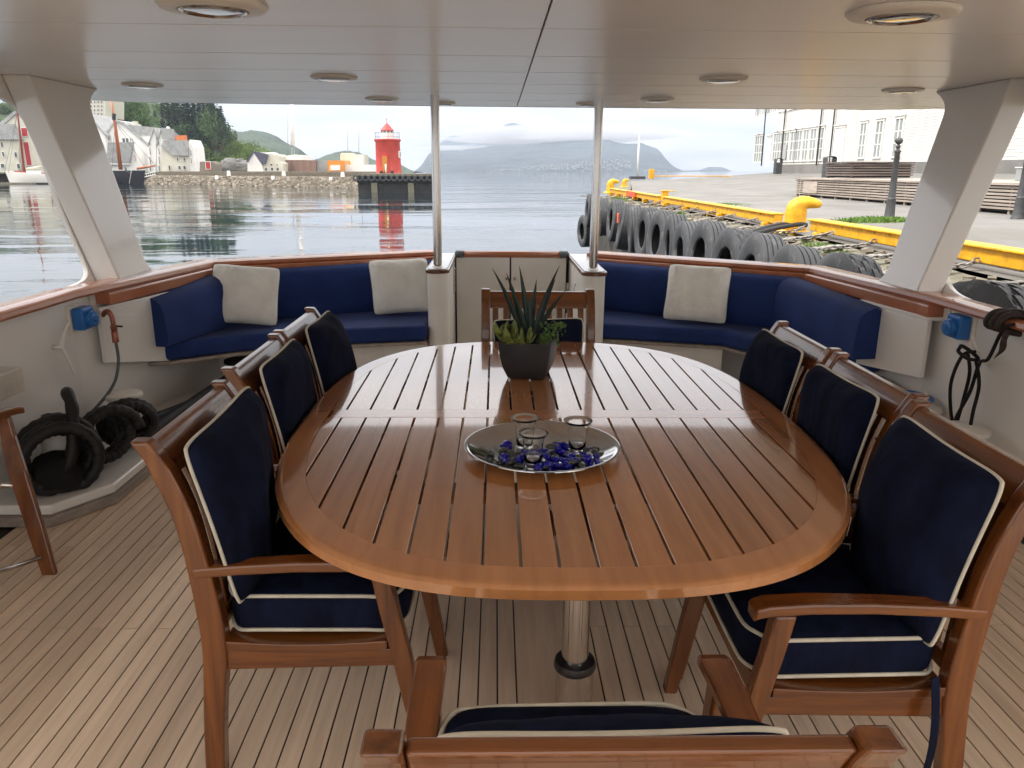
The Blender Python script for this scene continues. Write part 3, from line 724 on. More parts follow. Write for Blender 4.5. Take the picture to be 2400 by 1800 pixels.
def mkclamp(l, rz):      # cushions are squashed by the table edge instead of passing through it
    Rz_ = Matrix.Rotation(rz, 4, 'Z'); T_ = Matrix.Translation(Vector(l)) @ Rz_; Ti = T_.inverted()
    def f(v):
        w_ = T_ @ v; u = abs(w_.y-TC.y)/1.252
        if u >= 1: return v
        xm = .897*(1-u**TN)**(1/TN); sd = 1 if w_.x > TC.x else -1
        lim = TC.x+sd*xm
        if (w_.x-lim)*sd < .02:
            d_ = (w_.x-lim)*sd; w_.x = lim+sd*(.02*math.exp((d_-.02)/.05)*.9+.002); return Ti @ w_
        return v
    return f
names = ['on the nearest left armchair', 'on the middle left armchair', 'on the farthest left armchair', 'on the nearest right armchair', 'on the middle right armchair', 'on the farthest right armchair', 'on the near-end armchair', 'on the far-end armchair']
BT = [(.035, .748, .03), (.025, .748, .015), (.025, .748, -.015), (.035, .740, -.05), (.03, .728, .0), (.03, .730, .0), (.135, .58, .02), (.06, .665, 0)]
for i, (l, rz, s, lb) in enumerate(SPOTS):
    boxcushion(l, rz, s, 'navy seat cushion with cream piping lying '+names[i])
    y0, z0, rx = BT[i]
    tilt = R(-12) if i not in (6, 7) else R(-7)
    Mx = Matrix.Translation((rx, y0+.012, z0)) @ Matrix.Rotation(tilt, 4, 'X').inverted() @ Matrix.Rotation(R(90), 4, 'X') @ Matrix.Rotation(R((i*37 % 7)-3)*.5, 4, 'Z')
    hh = .455 if i not in (6, 7) else .44 if i == 6 else .34
    tt = .145 if i in (1, 2, 4, 5) else .165
    if i == 7: tt = .11
    p = pillow('back_cushion', 'plump navy back cushion with piping leaning '+names[i].replace('on ', 'on the back of '), 'cushion', Mx, [.53, .475, .475, .465, .48, .475, .51, .46][i], hh, tt, 'navy_canvas', 'cream_piping', .0048, i*5.3, .011, 'navy back cushions on the armchairs', flat=.5, clamp=mkclamp(l, rz) if i < 6 else None)
    p.location = l; p.rotation_euler = (0, 0, rz); p.scale = (s, 1, 1)
# strap hanging from the nearest right armchair cushion
mb = MB(); P = []
for k in range(12):
    q = k/11; P.append([Vector((1.035+.02*q-.03*q*q, 1.535-.03*math.sin(q*3), .46-.36*q)) + Vector((dx, dx*.4, 0)) for dx in (-.012, .012)])
mb.grid(P); mb.build('cushion_strap', 'navy_canvas', solid=.002, label='dark strap hanging beside the rear post of the nearest right armchair', cat='strap')

# ---- things on the table
t = thing('potted_plant', 'dark square pot of spiky artificial agave and small succulents on the table', 'potted plant', (.145, 3.245, .741))
cx0, cy0 = .145, 3.245
Rz = Matrix.Rotation(R(-14), 3, 'Z')
def sqring(h, z, r=.16):
    ring = []
    for k in range(32):
        th = 2*math.pi*k/32+math.pi/4*0; c_, s_ = math.cos(th), math.sin(th); e_ = 2/14
        ring.append(Vector((cx0, cy0, z)) + Rz @ Vector((math.copysign(abs(c_)**e_, c_)*h, math.copysign(abs(s_)**e_, s_)*h, 0)))
    return ring
mb = MB(); mb.loft([sqring(h, z) for h, z in ((.072, .741), (.080, .745), (.098, .79), (.108, .84), (.114, .885), (.115, .905), (.109, .905), (.106, .885))]); mb.build('pot', 'pot', t, auto=50)
mb = MB(); mb.loft([sqring(.106, .880), sqring(.05, .888), sqring(.001, .889)], caps=False); mb.build('soil', 'soil', t, smooth=True)
rnd = random.Random(3)
blades = [(-.085, .01, .30, -.16, .02), (-.05, .02, .28, -.10, 0), (.0, .0, .31, -.055, 0), (.03, -.01, .20, -.02, 0), (.06, .03, .31, .13, .0), (.075, 0, .26, .10, 0), (.075, .02, .215, .165, .02), (.02, .03, .25, .03, .03), (.045, -.02, .23, .085, -.01), (-.03, -.02, .22, -.075, -.02)]
for bx, by, hgt_, dx, dy in blades:
    hgt_ *= 1.18; dx *= .82; secs = []; n = 12
    for k in range(n+1):
        q = k/n; wv = .0145*(math.sin(min(1, q*1.6+.25)*math.pi/2))*(1-q**2.2)+.0006
        c = Vector((cx0+bx*.35+dx*q**1.3, cy0+by+dy*q, .885+hgt_*(q-.10*q*q)))
        r = Vector((1, .25*dx*10, 0)).normalized(); 
        secs.append([c-r*wv, c+Vector((0, -.006*(1-q), 0)), c+r*wv, c+Vector((0, .004*(1-q), 0))])
    mb = MB(); mb.loft(secs); mb.build('agave_leaf', 'agave', t, smooth=True)
def rosette(c, n, r, mt, seed):
    rr = random.Random(seed); c = Vector(c)
    for k in range(n):
        az = rr.uniform(0, 6.28); el = rr.uniform(.1, 1.2); L_ = r*rr.uniform(.8, 1.15)
        d = Vector((math.cos(az)*math.cos(el), math.sin(az)*math.cos(el), math.sin(el))); sdv = d.cross(Vector((0, 0, 1))).normalized(); up = sdv.cross(d)
        secs = []
        for i_ in range(7):
            q = i_/6; wv = L_*.27*math.sin(math.pi*min(1, q*.86+.12))**.8; p = c+d*L_*q+up*(L_*.22*q*q)
            secs.append([p-sdv*wv, p-up*.002, p+sdv*wv, p+up*.003])
        mb = MB(); mb.loft(secs); mb.build('succulent_leaf', mt, t, smooth=True)
rosette((cx0-.085, cy0-.07, .895), 12, .095, 'leaf_yellowgreen', 1)
rosette((cx0-.02, cy0-.09, .890), 12, .078, 'leaf_yellowgreen', 2)
rosette((cx0-.12, cy0-.03, .905), 9, .08, 'leaf_yellowgreen', 4)
rr = random.Random(8); mb = MB()
for cxs, cys in ((.05, -.07), (.085, -.05), (.105, -.02), (.07, -.085), (.12, -.05)):
    for k in range(34):
        q = rr.random(); c = Vector((cx0+cxs+q*rr.uniform(-.02, .055), cy0+cys+rr.uniform(-.02, .02), .888+q*.095))
        n_ = Vector((rr.uniform(-1, 1), rr.uniform(-1, 1), rr.uniform(-1, 1))).normalized(); a_ = n_.orthogonal().normalized()*.0075; b__ = n_.cross(a_)*1.5
        mb.add([c-a_, c-b__*.5+n_*.001, c+a_, c+b__+n_*.001], [(0, 1, 2, 3)])
mb.build('small_foliage', 'leaf_small', t, kind='stuff')

t = thing('serving_tray', 'oval polished steel tray holding candle glasses and blue glass pebbles', 'tray', (.148, 2.285, .7405))
def tr(a, b, z): return [Vector((.148+a*math.cos(2*math.pi*k/72), 2.285+b*math.sin(2*math.pi*k/72), z)) for k in range(72)]
mb = MB(); mb.loft([tr(.160, .155, .7412), tr(.165, .16, .743), tr(.205, .196, .752), tr(.232, .224, .764), tr(.243, .235, .768), tr(.246, .238, .7665), tr(.243, .235, .7655), tr(.230, .222, .762), tr(.203, .194, .750), tr(.17, .165, .7435)][0:0] + [tr(.001, .001, .7422), tr(.160, .155, .7422), tr(.170, .165, .744), tr(.205, .196, .754), tr(.230, .222, .766), tr(.240, .232, .770), tr(.2455, .2375, .769), tr(.246, .238, .7665), tr(.240, .232, .7665), tr(.228, .220, .762), tr(.203, .194, .750), tr(.168, .163, .7408), tr(.001, .001, .7408)]); mb.build('dish', 'tray_steel', t, auto=60)
def glass(x, y, lb):
    g_ = thing('candle_glass', lb, 'candle holder', (x, y, .743), 'flared glass candle holders on the tray')
    mb = MB(); z = .743
    mb.lathe([(r_*1.04, h_*1.30) for r_, h_ in [(.001, .0), (.024, .0), (.0265, .004), (.0275, .03), (.030, .055), (.034, .066), (.043, .074), (.0445, .0755), (.043, .0765), (.034, .069), (.0285, .057), (.0262, .03), (.0250, .006), (.001, .004)]], 32, (x, y, z)); mb.build('glass', 'clear_glass', g_, smooth=True)
    mb = MB(); mb.lathe([(.001, .005), (.0195, .005), (.0195, .020), (.0185, .0205)], 24, (x, y, z)); c_ = mb.build('tealight_cup', 'tealight', g_, auto=50)
    mb = MB(); mb.lathe([(.018, .012), (.018, .019), (.001, .0195)], 24, (x, y, z)); mb.build('wax', 'wax', c_, smooth=False)
    mb = MB(); mb.lathe([(.0008, .019), (.0008, .026)], 5, (x, y, z)); mb.build('wick', 'black_plastic', c_)
glass(.095, 2.335, 'flared candle glass at the back left of the steel tray')
glass(.115, 2.185, 'flared candle glass at the front of the steel tray')
glass(.262, 2.305, 'flared candle glass at the right of the steel tray')
rr = random.Random(11); mb = MB(); made = 0; pos = []
while made < 66:
    a_ = rr.uniform(0, 6.28); q = math.sqrt(rr.random()); x = .148+.175*q*math.cos(a_)+.01; y = 2.265+.135*q*math.sin(a_)
    if x < .0 and y > 2.29: continue
    if y > 2.33 : continue
    if min(math.hypot(x-p, y-q_) for p, q_ in ((.095, 2.335), (.115, 2.185), (.262, 2.305))) < .040: continue
    lay = sum(1 for p in pos if math.hypot(p[0]-x, p[1]-y) < .02)
    if lay > 1: continue
    pos.append((x, y)); made += 1
    kind_ = rr.choice(['blue_glass']*6+['dark_stone']*3+(['red_stone'] if made % 9 == 0 else ['dark_stone']))
    b = bmesh.new(); bmesh.ops.create_icosphere(b, subdivisions=2, radius=1)
    Rm = Matrix.Rotation(rr.uniform(0, 6.28), 3, 'Z') @ Matrix.Rotation(rr.uniform(-.5, .5), 3, 'X')
    s_ = Vector((rr.uniform(.012, .021), rr.uniform(.010, .015), rr.uniform(.005, .009)))
    vs_ = []
    for v in b.verts:
        p = Vector((v.co.x*s_.x, v.co.y*s_.y, v.co.z*s_.z))*(1+.25*noise.noise(v.co*1.3+Vector((made, 0, 0)))); vs_.append(Rm @ p + Vector((x, y, .749+.007*lay)))
    fs_ = [tuple(v.index for v in f.verts) for f in b.faces]; b.free()
    m1 = MB(); m1.add(vs_, fs_)
    m1.build('pebble', kind_, smooth=(kind_ != 'blue_glass'), label={'blue_glass': 'cobalt blue glass pebble lying in the steel tray', 'dark_stone': 'dark grey stone pebble lying in the steel tray', 'red_stone': 'dull red stone pebble lying in the steel tray'}[kind_], cat='pebble', group='pebbles in the steel tray')

# ---- port side clutter
t = thing('socket_box', 'blue shore power socket on the port bulwark under the cap rail', 'socket', (-2.30, 3.93, .78))
def socket(t, x, y, z, s):
    mb = MB(); a, b = sorted((x, x-s*.018)); mb.box(a, b, y-.075, y+.075, z-.085, z+.075); mb.build('back_plate', 'fitting_white', t, bevel=.003)
    x2 = x-s*.019; a, b = sorted((x2, x2-s*.065)); mb = MB(); mb.box(a, b, y-.062, y+.06, z-.06, z+.062); mb.build('housing', 'blue_plastic', t, bevel=.012, seg=3)
    Mx = Matrix.Rotation(R(90)*(-s), 3, 'Y'); mb = MB(); mb.lathe([(.045, 0), (.046, .02), (.040, .024), (.040, .036), (.018, .04), (.016, .048), (.001, .049)], 20, (x2-s*.064, y-.008, z-.003), Mx); mb.build('cap', 'blue_plastic', t, auto=40)
    mb = MB(); mb.tube(catmull([(x2-s*.02, y+.06, z+.02), (x2-s*.03, y+.10, z+.07), (x2, y+.13, z+.12)], 4), .007, 6); mb.build('hook', 'paint_grime', t, smooth=True)
WLX, WRX = -2.32, 2.45
socket(t, WLX, 4.22, .80, -1)
t = thing('socket_box', 'blue shore power socket on the starboard bulwark beside the hanging rope', 'socket', (2.43, 3.75, .76))
socket(t, WRX, 3.87, .84, 1)
def cleat(x, y, z, s, lb):
    t = thing('wall_cleat', lb, 'cleat', (x, y, z-.12))
    mb = MB(); mb.tube([(x, y, z), (x-s*.05, y, z)], .012, 8); mb.build('stem', 'paint_white', t, smooth=True)
    mb = MB(); mb.tube(catmull([(x-s*.085, y+.03, z+.13), (x-s*.06, y+.012, z+.06), (x-s*.048, y, z), (x-s*.055, y+.005, z-.03), (x-s*.08, y+.02, z-.15)], 5), [.006+.005*math.sin(k/20*math.pi) for k in range(21)], 8); mb.build('horn', 'paint_white', t, smooth=True)
cleat(WLX, 3.98, .69, -1, 'white horn cleat on the port bulwark above the coiled hose')
cleat(WRX, 3.66, .70, 1, 'white horn cleat on the starboard bulwark wrapped with black rope')
mb = MB(); mb.box(WLX, WLX+.10, 3.20, 3.54, .58, .70); mb.build('junction_box', 'paint_grime', bevel=.008, seg=3, label='small off-white box on the port bulwark above the folded chair', cat='box')
t = thing('hose_tap', 'copper hose tap on the port side locker with a thin grey hose', 'tap', (-2.20, 4.37, .76))
mb = MB(); mb.tube(catmull([(-2.235, 4.36, .79), (-2.20, 4.35, .815), (-2.18, 4.35, .79), (-2.175, 4.35, .74)], 4), .014, 8); mb.build('spout', 'copper', t, smooth=True)
mb = MB(); mb.tube([(-2.18, 4.35, .73), (-2.13, 4.36, .725)], .006, 6); mb.build('handle', 'black_plastic', t)
mb = MB(); mb.lathe([(.018, -.10), (.018, -.04), (.015, -.035), (.018, -.03), (.018, 0)], 12, (-2.175, 4.35, .735)); mb.build('coupling', 'copper', t, auto=50)
mb = MB(); mb.tube(catmull([(-2.175, 4.35, .64), (-2.17, 4.34, .52), (-2.18, 4.26, .40), (-2.22, 4.06, .30), (-2.26, 3.80, .25), (-2.28, 3.60, .18), (-2.27, 3.42, .12)], 6), .009, 8); mb.build('hose', 'hose_grey', t, smooth=True)
# plinth slab
pl = [(-2.32, 3.30), (-2.05, 3.30), (-1.88, 3.56), (-1.88, 4.35), (-2.0, 5.2), (-2.25, 5.2), (-2.32, 4.3)]
t = thing('hawse_plinth', 'low white plinth with a teak edge under the mooring bitts on the port side', 'plinth', (-2.1, 3.9, 0))
mb = MB(); mb.prism([(x, y, .001) for x, y in [(-2.32, 3.27), (-2.04, 3.27), (-1.86, 3.54), (-1.86, 4.35), (-1.98, 5.2), (-2.25, 5.2), (-2.32, 4.3)]], (0, 0, .045)); mb.build('teak_edge', 'grey_timber', t, bevel=.006)
mb = MB(); mb.prism([(x, y, .0465) for x, y in pl], (0, 0, .05)); mb.build('slab', 'gelcoat', t, bevel=.012, seg=3)
def bitt(x, y, z0, z1, lb, r=.10):
    t = thing('mooring_bitt', lb, 'bitt', (x, y, z0), 'white capped mooring bitts')
    mb = MB(); mb.lathe([(r*.62, 0), (r*.62, z1-z0-.02)], 22, (x, y, z0)); mb.build('barrel', 'paint_white', t, auto=50)
    mb = MB(); mb.lathe([(r*.62, -.03), (r*.97, -.022), (r*1.02, -.01), (r, .0)], 28, (x, y, z1)); mb.build('cap', 'paint_white', t, auto=60)
    mb = MB(); mb.lathe([(r*.985, .0), (r*.93, .006), (r*.5, .010), (.001, .011)], 28, (x, y, z1)); mb.build('cap_top', 'hose_grey' if 0 else 'fitting_white', t, smooth=True)
bitt(-2.17, 3.62, .097, .395, 'white capped mooring bitt nearer the camera on the port plinth, wrapped in black hose')
bitt(-2.12, 4.25, .097, .355, 'white capped mooring bitt farther aft on the port plinth')
bitt(2.34, 3.98, .001, .37, 'white capped mooring bitt beside the starboard locker, a blue cord lying on it')
bitt(2.31, 3.53, .001, .40, 'white capped mooring bitt under the black rope on the starboard side', .11)
# black corrugated hose coiled on the plinth
t = thing('coiled_hose', 'thick black corrugated hose in a messy coil on the port plinth', 'hose', (-2.1, 3.75, .1))
rr = random.Random(5)
def coil(c, rx, rz_, az, turns, dr, seed, tilt=0):
    pts = []; c = Vector(c)
    for k in range(int(turns*20)+1):
        a_ = k/20*2*math.pi; q = 1+.06*math.sin(a_*.7+seed)
        p = Vector((math.cos(a_)*rx*q, (k/20)*dr, math.sin(a_)*rz_*q)); pts.append(c + Matrix.Rotation(az, 3, 'Z') @ (Matrix.Rotation(tilt, 3, 'X') @ p))
    return pts
def corr(P, r):
    Q = catmull(P, 5); return Q, [r*(1.0 if (k//2) % 2 else .90) for k in range(len(Q))]
for c, rr0, az, tn, sd_ in (((-2.035, 3.43, .265), .150, R(38), 4.3, 0), ((-1.975, 3.80, .262), .135, R(62), 2.2, 2), ((-1.985, 4.06, .235), .115, R(50), 2.0, 4)):
    mb = MB(); P = []
    for k in range(int(tn*18)+1):
        a_ = k/18*2*math.pi; q = rr0*(1+.10*math.sin(a_*.37+sd_)+.05*math.sin(a_*1.7+sd_))
        p = Vector((math.cos(a_)*q*1.02, (k/18)*.058+.015*math.sin(a_*.8), math.sin(a_)*q*.95)); P.append(Vector(c)+Matrix.Rotation(az, 3, 'Z') @ p)
    for p in P: p.z = max(p.z, .128)
    Q, rd = corr(P, .031); mb.tube(Q, rd, 10); mb.build('coil', 'black_rubber', t, smooth=True)
mb = MB(); Q, rd = corr([(-2.14, 3.74, .50), (-2.10, 3.66, .535), (-2.04, 3.58, .49), (-2.02, 3.52, .38), (-2.03, 3.48, .25), (-2.10, 3.42, .17), (-2.2, 3.36, .14)], .030); mb.tube(Q, rd, 10); mb.build('hose_end', 'black_rubber', t, smooth=True)
mb = MB(); mb.lathe([(.001, 0), (.09, .0), (.125, .03), (.12, .10), (.085, .155), (.03, .18), (.001, .182)], 26, (-2.12, 3.50, .097)); mb.v = [Vector((v.x+.03*noise.noise(v*11), v.y+.03*noise.noise(v*11+Vector((5, 0, 0))), v.z+.03*noise.noise(v*9))) for v in mb.v]
mb.build('fender_bag', 'black_cloth', origin=(-2.12, 3.50, .097), smooth=True, label='soft black bag slumped behind the coiled hose on the port plinth', cat='bag')
mb = MB(); mb.tube(catmull([(-1.98, 4.15, .14), (-1.9, 4.6, .18), (-1.78, 4.95, .25), (-1.70, 5.2, .31)], 6), .035, 10); mb.tube(catmull([(-2.08, 4.3, .16), (-1.95, 4.8, .14), (-1.8, 5.15, .20), (-1.75, 5.35, .30)], 6), .03, 10); mb.build('hose_run', 'black_rubber', t, smooth=True)
t2 = thing('sofa_pedestal', 'black pedestal under the outer end of the port sofa', 'pedestal', (-1.78, 5.2, 0))
mb = MB(); mb.lathe([(.16, 0), (.14, .02), (.06, .05), (.045, .08), (.045, .28), (.10, .30), (.10, .324)], 18, (-1.78, 5.22, 0)); mb.build('column', 'black_rubber', t2, smooth=True)
t2 = thing('sofa_pedestal', 'black pedestal under the outer end of the starboard sofa', 'pedestal', (2.0, 5.1, 0))
mb = MB(); mb.lathe([(.16, 0), (.14, .02), (.06, .05), (.045, .08), (.045, .28), (.10, .30), (.10, .324)], 18, (2.02, 5.15, 0)); mb.build('column', 'black_rubber', t2, smooth=True)

# ---- starboard clutter: hanging rope, strap on rail, blue coil
t = thing('hanging_rope', 'black rope looped over the white cleat on the starboard bulwark', 'rope', (2.38, 3.4, .3))
x = WRX-.075
DY, DZ = .24, .115
for pts in ([(x, 3.42, .64), (x-.01, 3.50, .60), (x-.02, 3.54, .45), (x-.02, 3.50, .30), (x-.02, 3.44, .22)],
            [(x-.02, 3.44, .62), (x-.035, 3.38, .54), (x-.03, 3.40, .40), (x-.03, 3.42, .28), (x-.02, 3.45, .20)],
            [(x-.03, 3.36, .62), (x-.03, 3.30, .50), (x-.03, 3.31, .35), (x-.03, 3.31, .17)],
            [(x+.05, 3.19, .90), (x-.01, 3.22, .80), (x-.02, 3.28, .64), (x-.02, 3.34, .60), (x-.03, 3.36, .45), (x-.03, 3.43, .30), (x-.02, 3.46, .20)]):
    mb = MB(); mb.tube(catmull([(p[0], p[1]+DY, p[2]+DZ*(.3 if p[2] > .88 else 1)) for p in pts], 7), .0085, 8); mb.build('strand', 'black_cloth', t, smooth=True)
mb = MB(); mb.tube(catmull([(p[0], p[1]+DY, p[2]+DZ) for p in [(x-.03, 3.50, .64), (x-.045, 3.46, .66), (x-.04, 3.38, .645), (x-.03, 3.34, .62), (x-.045, 3.40, .61), (x-.045, 3.48, .625)]], 5, True), .009, 8, closed=True); mb.build('knot', 'black_cloth', t, smooth=True)
t = thing('rail_lashing', 'brown leather lashing wrapped round the starboard cap rail', 'strap', (2.5, 3.2, .95))
for k in range(3):
    y = 3.50+.045*k; mb = MB(); mb.tube(catmull([(2.375, y, .90), (2.365, y-.005, .94), (2.40, y-.02, .972), (2.50, y-.06, .972), (2.60, y-.10, .965), (2.60, y-.10, .90), (2.48, y-.04, .885)], 4, True), .017, 8, closed=True); mb.build('turn', 'brown_cord', t, smooth=True)
mb = MB(); mb.tube(catmull([(2.38, 3.46, .90), (2.365, 3.45, .86), (2.37, 3.46, .81), (2.36, 3.49, .76)], 5), [.016, .016, .015, .014, .013, .013, .014, .015, .015, .014, .012, .009, .006, .004, .002, .001], 8); mb.build('loose_end', 'brown_cord', t, smooth=True)
mb = MB(); mb.tube(catmull([(2.42, 3.50, .985), (2.52, 3.3, .985), (2.62, 3.0, .985), (2.8, 2.4, 1.0)], 5), .014, 8); mb.build('line', 'brown_cord', t, smooth=True)
P = [Vector((2.33+.09*math.cos(a_/10), 4.06+.10*math.sin(a_/10), .395+.002*a_/20)) for a_ in range(0, 110)]
mb = MB(); mb.tube(P, .012, 8); mb.build('blue_cord', 'blue_plastic', smooth=True, origin=(2.36, 4.02, .32), label='coil of bright blue cord lying on the starboard mooring bitt', cat='cord')
mb = MB(); b = bmesh.new(); bmesh.ops.create_icosphere(b, subdivisions=3, radius=1)
vs_ = [Vector((2.33+v.co.x*.055*(1+.5*noise.noise(v.co*2)), 4.45+v.co.y*.16*(1+.4*noise.noise(v.co*2.4)), .36+v.co.z*.05*(1+.6*noise.noise(v.co*3)))) for v in b.verts]; fs_ = [tuple(v.index for v in f.verts) for f in b.faces]; b.free()
mb.add(vs_, fs_); mb.build('mottled_cloth', 'stone_dark', smooth=True, label='crumpled grey-green cloth under the starboard side locker', cat='cloth')
# ---- folded chair at the far left
t = thing('folding_chair', 'folding teak chair cut off by the left edge, only arm and one leg showing', 'chair', (-1.98, 2.85, 0))
mb = MB(); secs = [[(x0-.03, y, z-.014), (x0+.03, y, z-.014), (x0+.03, y, z+.014), (x0-.03, y, z+.014)] for x0, y, z in ((-2.12, 2.50, .64), (-2.08, 2.70, .645), (-2.03, 2.90, .642), (-1.985, 3.05, .635), (-1.975, 3.075, .63))]
mb.loft(secs); mb.build('armrest', 'teak_chair_y', t, bevel=.006)
mb = MB(); secs = [[(x0-w_, y-.012, z), (x0+w_, y-.012, z), (x0+w_, y+.012, z), (x0-w_, y+.012, z)] for x0, y, z, w_ in ((-1.815, 2.85, 0, .028), (-1.86, 2.88, .2, .034), (-1.925, 2.93, .42, .036), (-1.97, 2.98, .55, .028), (-1.985, 3.0, .625, .022))]
mb.loft(secs); mb.build('leg', 'teak_chair_z', t, bevel=.005)
mb = MB(); secs = [[(x0-w_, y-.012, z), (x0+w_, y-.012, z), (x0+w_, y+.012, z), (x0-w_, y+.012, z)] for x0, y, z, w_ in ((-2.15, 2.42, 0, .028), (-2.14, 2.46, .3, .030), (-2.12, 2.52, .627, .024))]
mb.loft(secs); mb.build('leg', 'teak_chair_z', t, bevel=.005)
mb = MB(); mb.tube([(-1.83, 2.83, .085), (-2.13, 2.42, .10)], .009, 8); mb.build('stretcher', 'steel', t, smooth=True)
mb = MB(); mb.tube(catmull([(-1.93, 2.92, .36), (-1.99, 2.90, .37), (-2.05, 2.80, .40), (-2.12, 2.6, .40)], 5), .014, 8); mb.build('brace', 'steel', t, smooth=True)

# ---- heel the whole boat about the camera's eye, as she lay that day
H4 = Matrix.Translation(CAM) @ Matrix.Rotation(HEEL, 4, 'Y') @ Matrix.Translation(-CAM)
bpy.context.view_layer.update()
for o in BOAT: o.matrix_world = H4 @ o.matrix_basis
STATE['boat'] = False
ZW = -2.0
# =================================================================== WATER, AIR
mb = MB(); mb.add([(-9000, -150, ZW), (9000, -150, ZW), (9000, 9500, ZW), (-9000, 9500, ZW)], [(0, 1, 2, 3)])
mb.build('water', 'water', kind='structure', origin=(0, 0, ZW), label='calm grey harbour water with light ripples')
mb = MB(); mb.box(-9500, 9500, -170, 9800, ZW-1.5, 640); mb.build('haze', 'haze', kind='stuff', origin=(0, 0, ZW-1.5))

# =================================================================== QUAY
def qz(x): return .70 if x < 4.7 else (.70+.017*(x-4.7) if x < 10 else .79+.044*(x-10))
QE = 76.0
xs = [4.46, 4.75, 7, 10, 14, 18, 22, 30, 45, 70, 120]; ysq = [-12, 0, 4, 8, 12, 16, 22, 30, 40, 55, 65, QE]
def ex(y): return 0 if y < 25.5 else .17*(y-25.5)
mb = MB(); mb.grid([[Vector((x+ex(y)*max(0, min(1, (32-x)/28)), y, qz(x)+.012*math.sin(x*.7+y*.31))) for y in ysq] for x in xs])
mb.build('quay', 'asphalt', smooth=True, origin=(20, 20, .7), kind='structure', label='pale asphalt quay beside the yacht')
# sloping rubble and concrete edge between the wall and the curb
rr = random.Random(21); mb = MB(); ny = 330
P = []
for i in range(14):
    row = []
    for j in range(ny+1):
        y = -8+(QE+8)*j/ny; q = i/13; x = 3.22+1.15*q
        z = .42+.26*q**.8 + (.05*noise.noise(Vector((x*4, y*2.2, 0)))+.035*noise.noise(Vector((x*11, y*7, 3))))*(1-q*.6)
        row.append(Vector((x+ex(y)+.03*noise.noise(Vector((y*3, q*4, 7))), y, z)))
    P.append(row)
mb.grid(P); mb.build('quay_edge', 'coping', kind='structure', origin=(3.8, 20, .4), label='broken concrete and rubble edge of the quay below the yellow curb')
mb = MB(); mb.prism([(3.28, -12, ZW-1), (120, -12, ZW-1), (120, QE-.1, ZW-1), (3.28+ex(QE-.1), QE-.1, ZW-1), (3.28, 25.5, ZW-1)], (0, 0, 2.4-ZW-1+.0-.0 if 0 else 3.40)); mb.build('quay_wall', 'stone_dark', kind='structure', label='dark wet quay wall behind the tyres')
# loose stones on the edge: countless
mb = MB()
for k in range(900):
    y = rr.uniform(1, 40)**1.0; x = rr.uniform(3.3, 4.35); s_ = rr.uniform(.012, .05)
    z = .42+.26*((x-3.22)/1.15)**.8+.02
    Mx = Matrix.Translation((x+ex(y), y, z)) @ Matrix.Rotation(rr.uniform(0, 6), 4, 'Z') @ Matrix.Rotation(rr.uniform(-.6, .6), 4, 'X')
    mb.box(-s_*1.3, s_*1.3, -s_, s_, -s_*.5, s_*.6, Mx)
mb.build('rubble', 'stone_a', kind='stuff', origin=(3.8, 20, .5))
# coping slabs strip just inside the curb
n_c = 0
for y0 in [2.2+1.6*k for k in range(14)]:
    mb = MB(); mb.box(4.86, 5.75, y0+.012, y0+1.588, .64, .712+.004*rr.random()); mb.build('slab', 'coping', bpy.data.objects['quay'])
    n_c += 1
# curb: yellow welded box beams on blocks
def curb(y0, y1, lb, red=None):
    t = thing('quay_curb', lb, 'curb', (4.6, (y0+y1)/2, .7), 'yellow curb beams along the quay edge')
    mb = MB(); mb.box(4.55, 4.70, y0, y1, .765, .905); mb.build('beam', 'yellow_paint', t, bevel=.01)
    mb = MB(); mb.box(4.50, 4.72, y0-.01, y1+.01, .9051, .93); mb.build('top_flange', 'yellow_paint', t, bevel=.009, seg=3)
    n = max(2, int((y1-y0)/1.5))
    for k in range(n):
        y = y0+.35+(y1-y0-.7)*k/(n-1); mb = MB(); mb.box(4.47, 4.66, y-.06, y+.06, .66, .7645); mb.build('foot', 'yellow_paint', t, bevel=.02)
    for k in range(n+1):
        y = y0+rr.uniform(.05, .95)*(y1-y0); mb = MB(); mb.box(4.544, 4.549, y, y+rr.uniform(.02, .06), .87, .902); mb.build('rust_spot', 'rusty_yellow', t)
    if red:
        mb = MB(); mb.box(4.490, 4.5498, red[0], red[1], .768, .936); mb.build('red_mark', 'orange_red', t, bevel=.003)
curb(-3.0, 5.7, 'yellow curb beam beside the yacht, out of view on the right')
curb(5.8, 11.25, 'yellow curb beam nearest the yacht, between the right frame and the big bollard')
curb(12.75, 16.2, 'yellow curb beam just beyond the big bollard')
curb(16.25, 21.4, 'yellow curb beam in the middle of the row, up to the small post')
curb(21.9, 31.6, 'yellow curb beam farthest along the quay with a red mark', (25.5, 27.2))
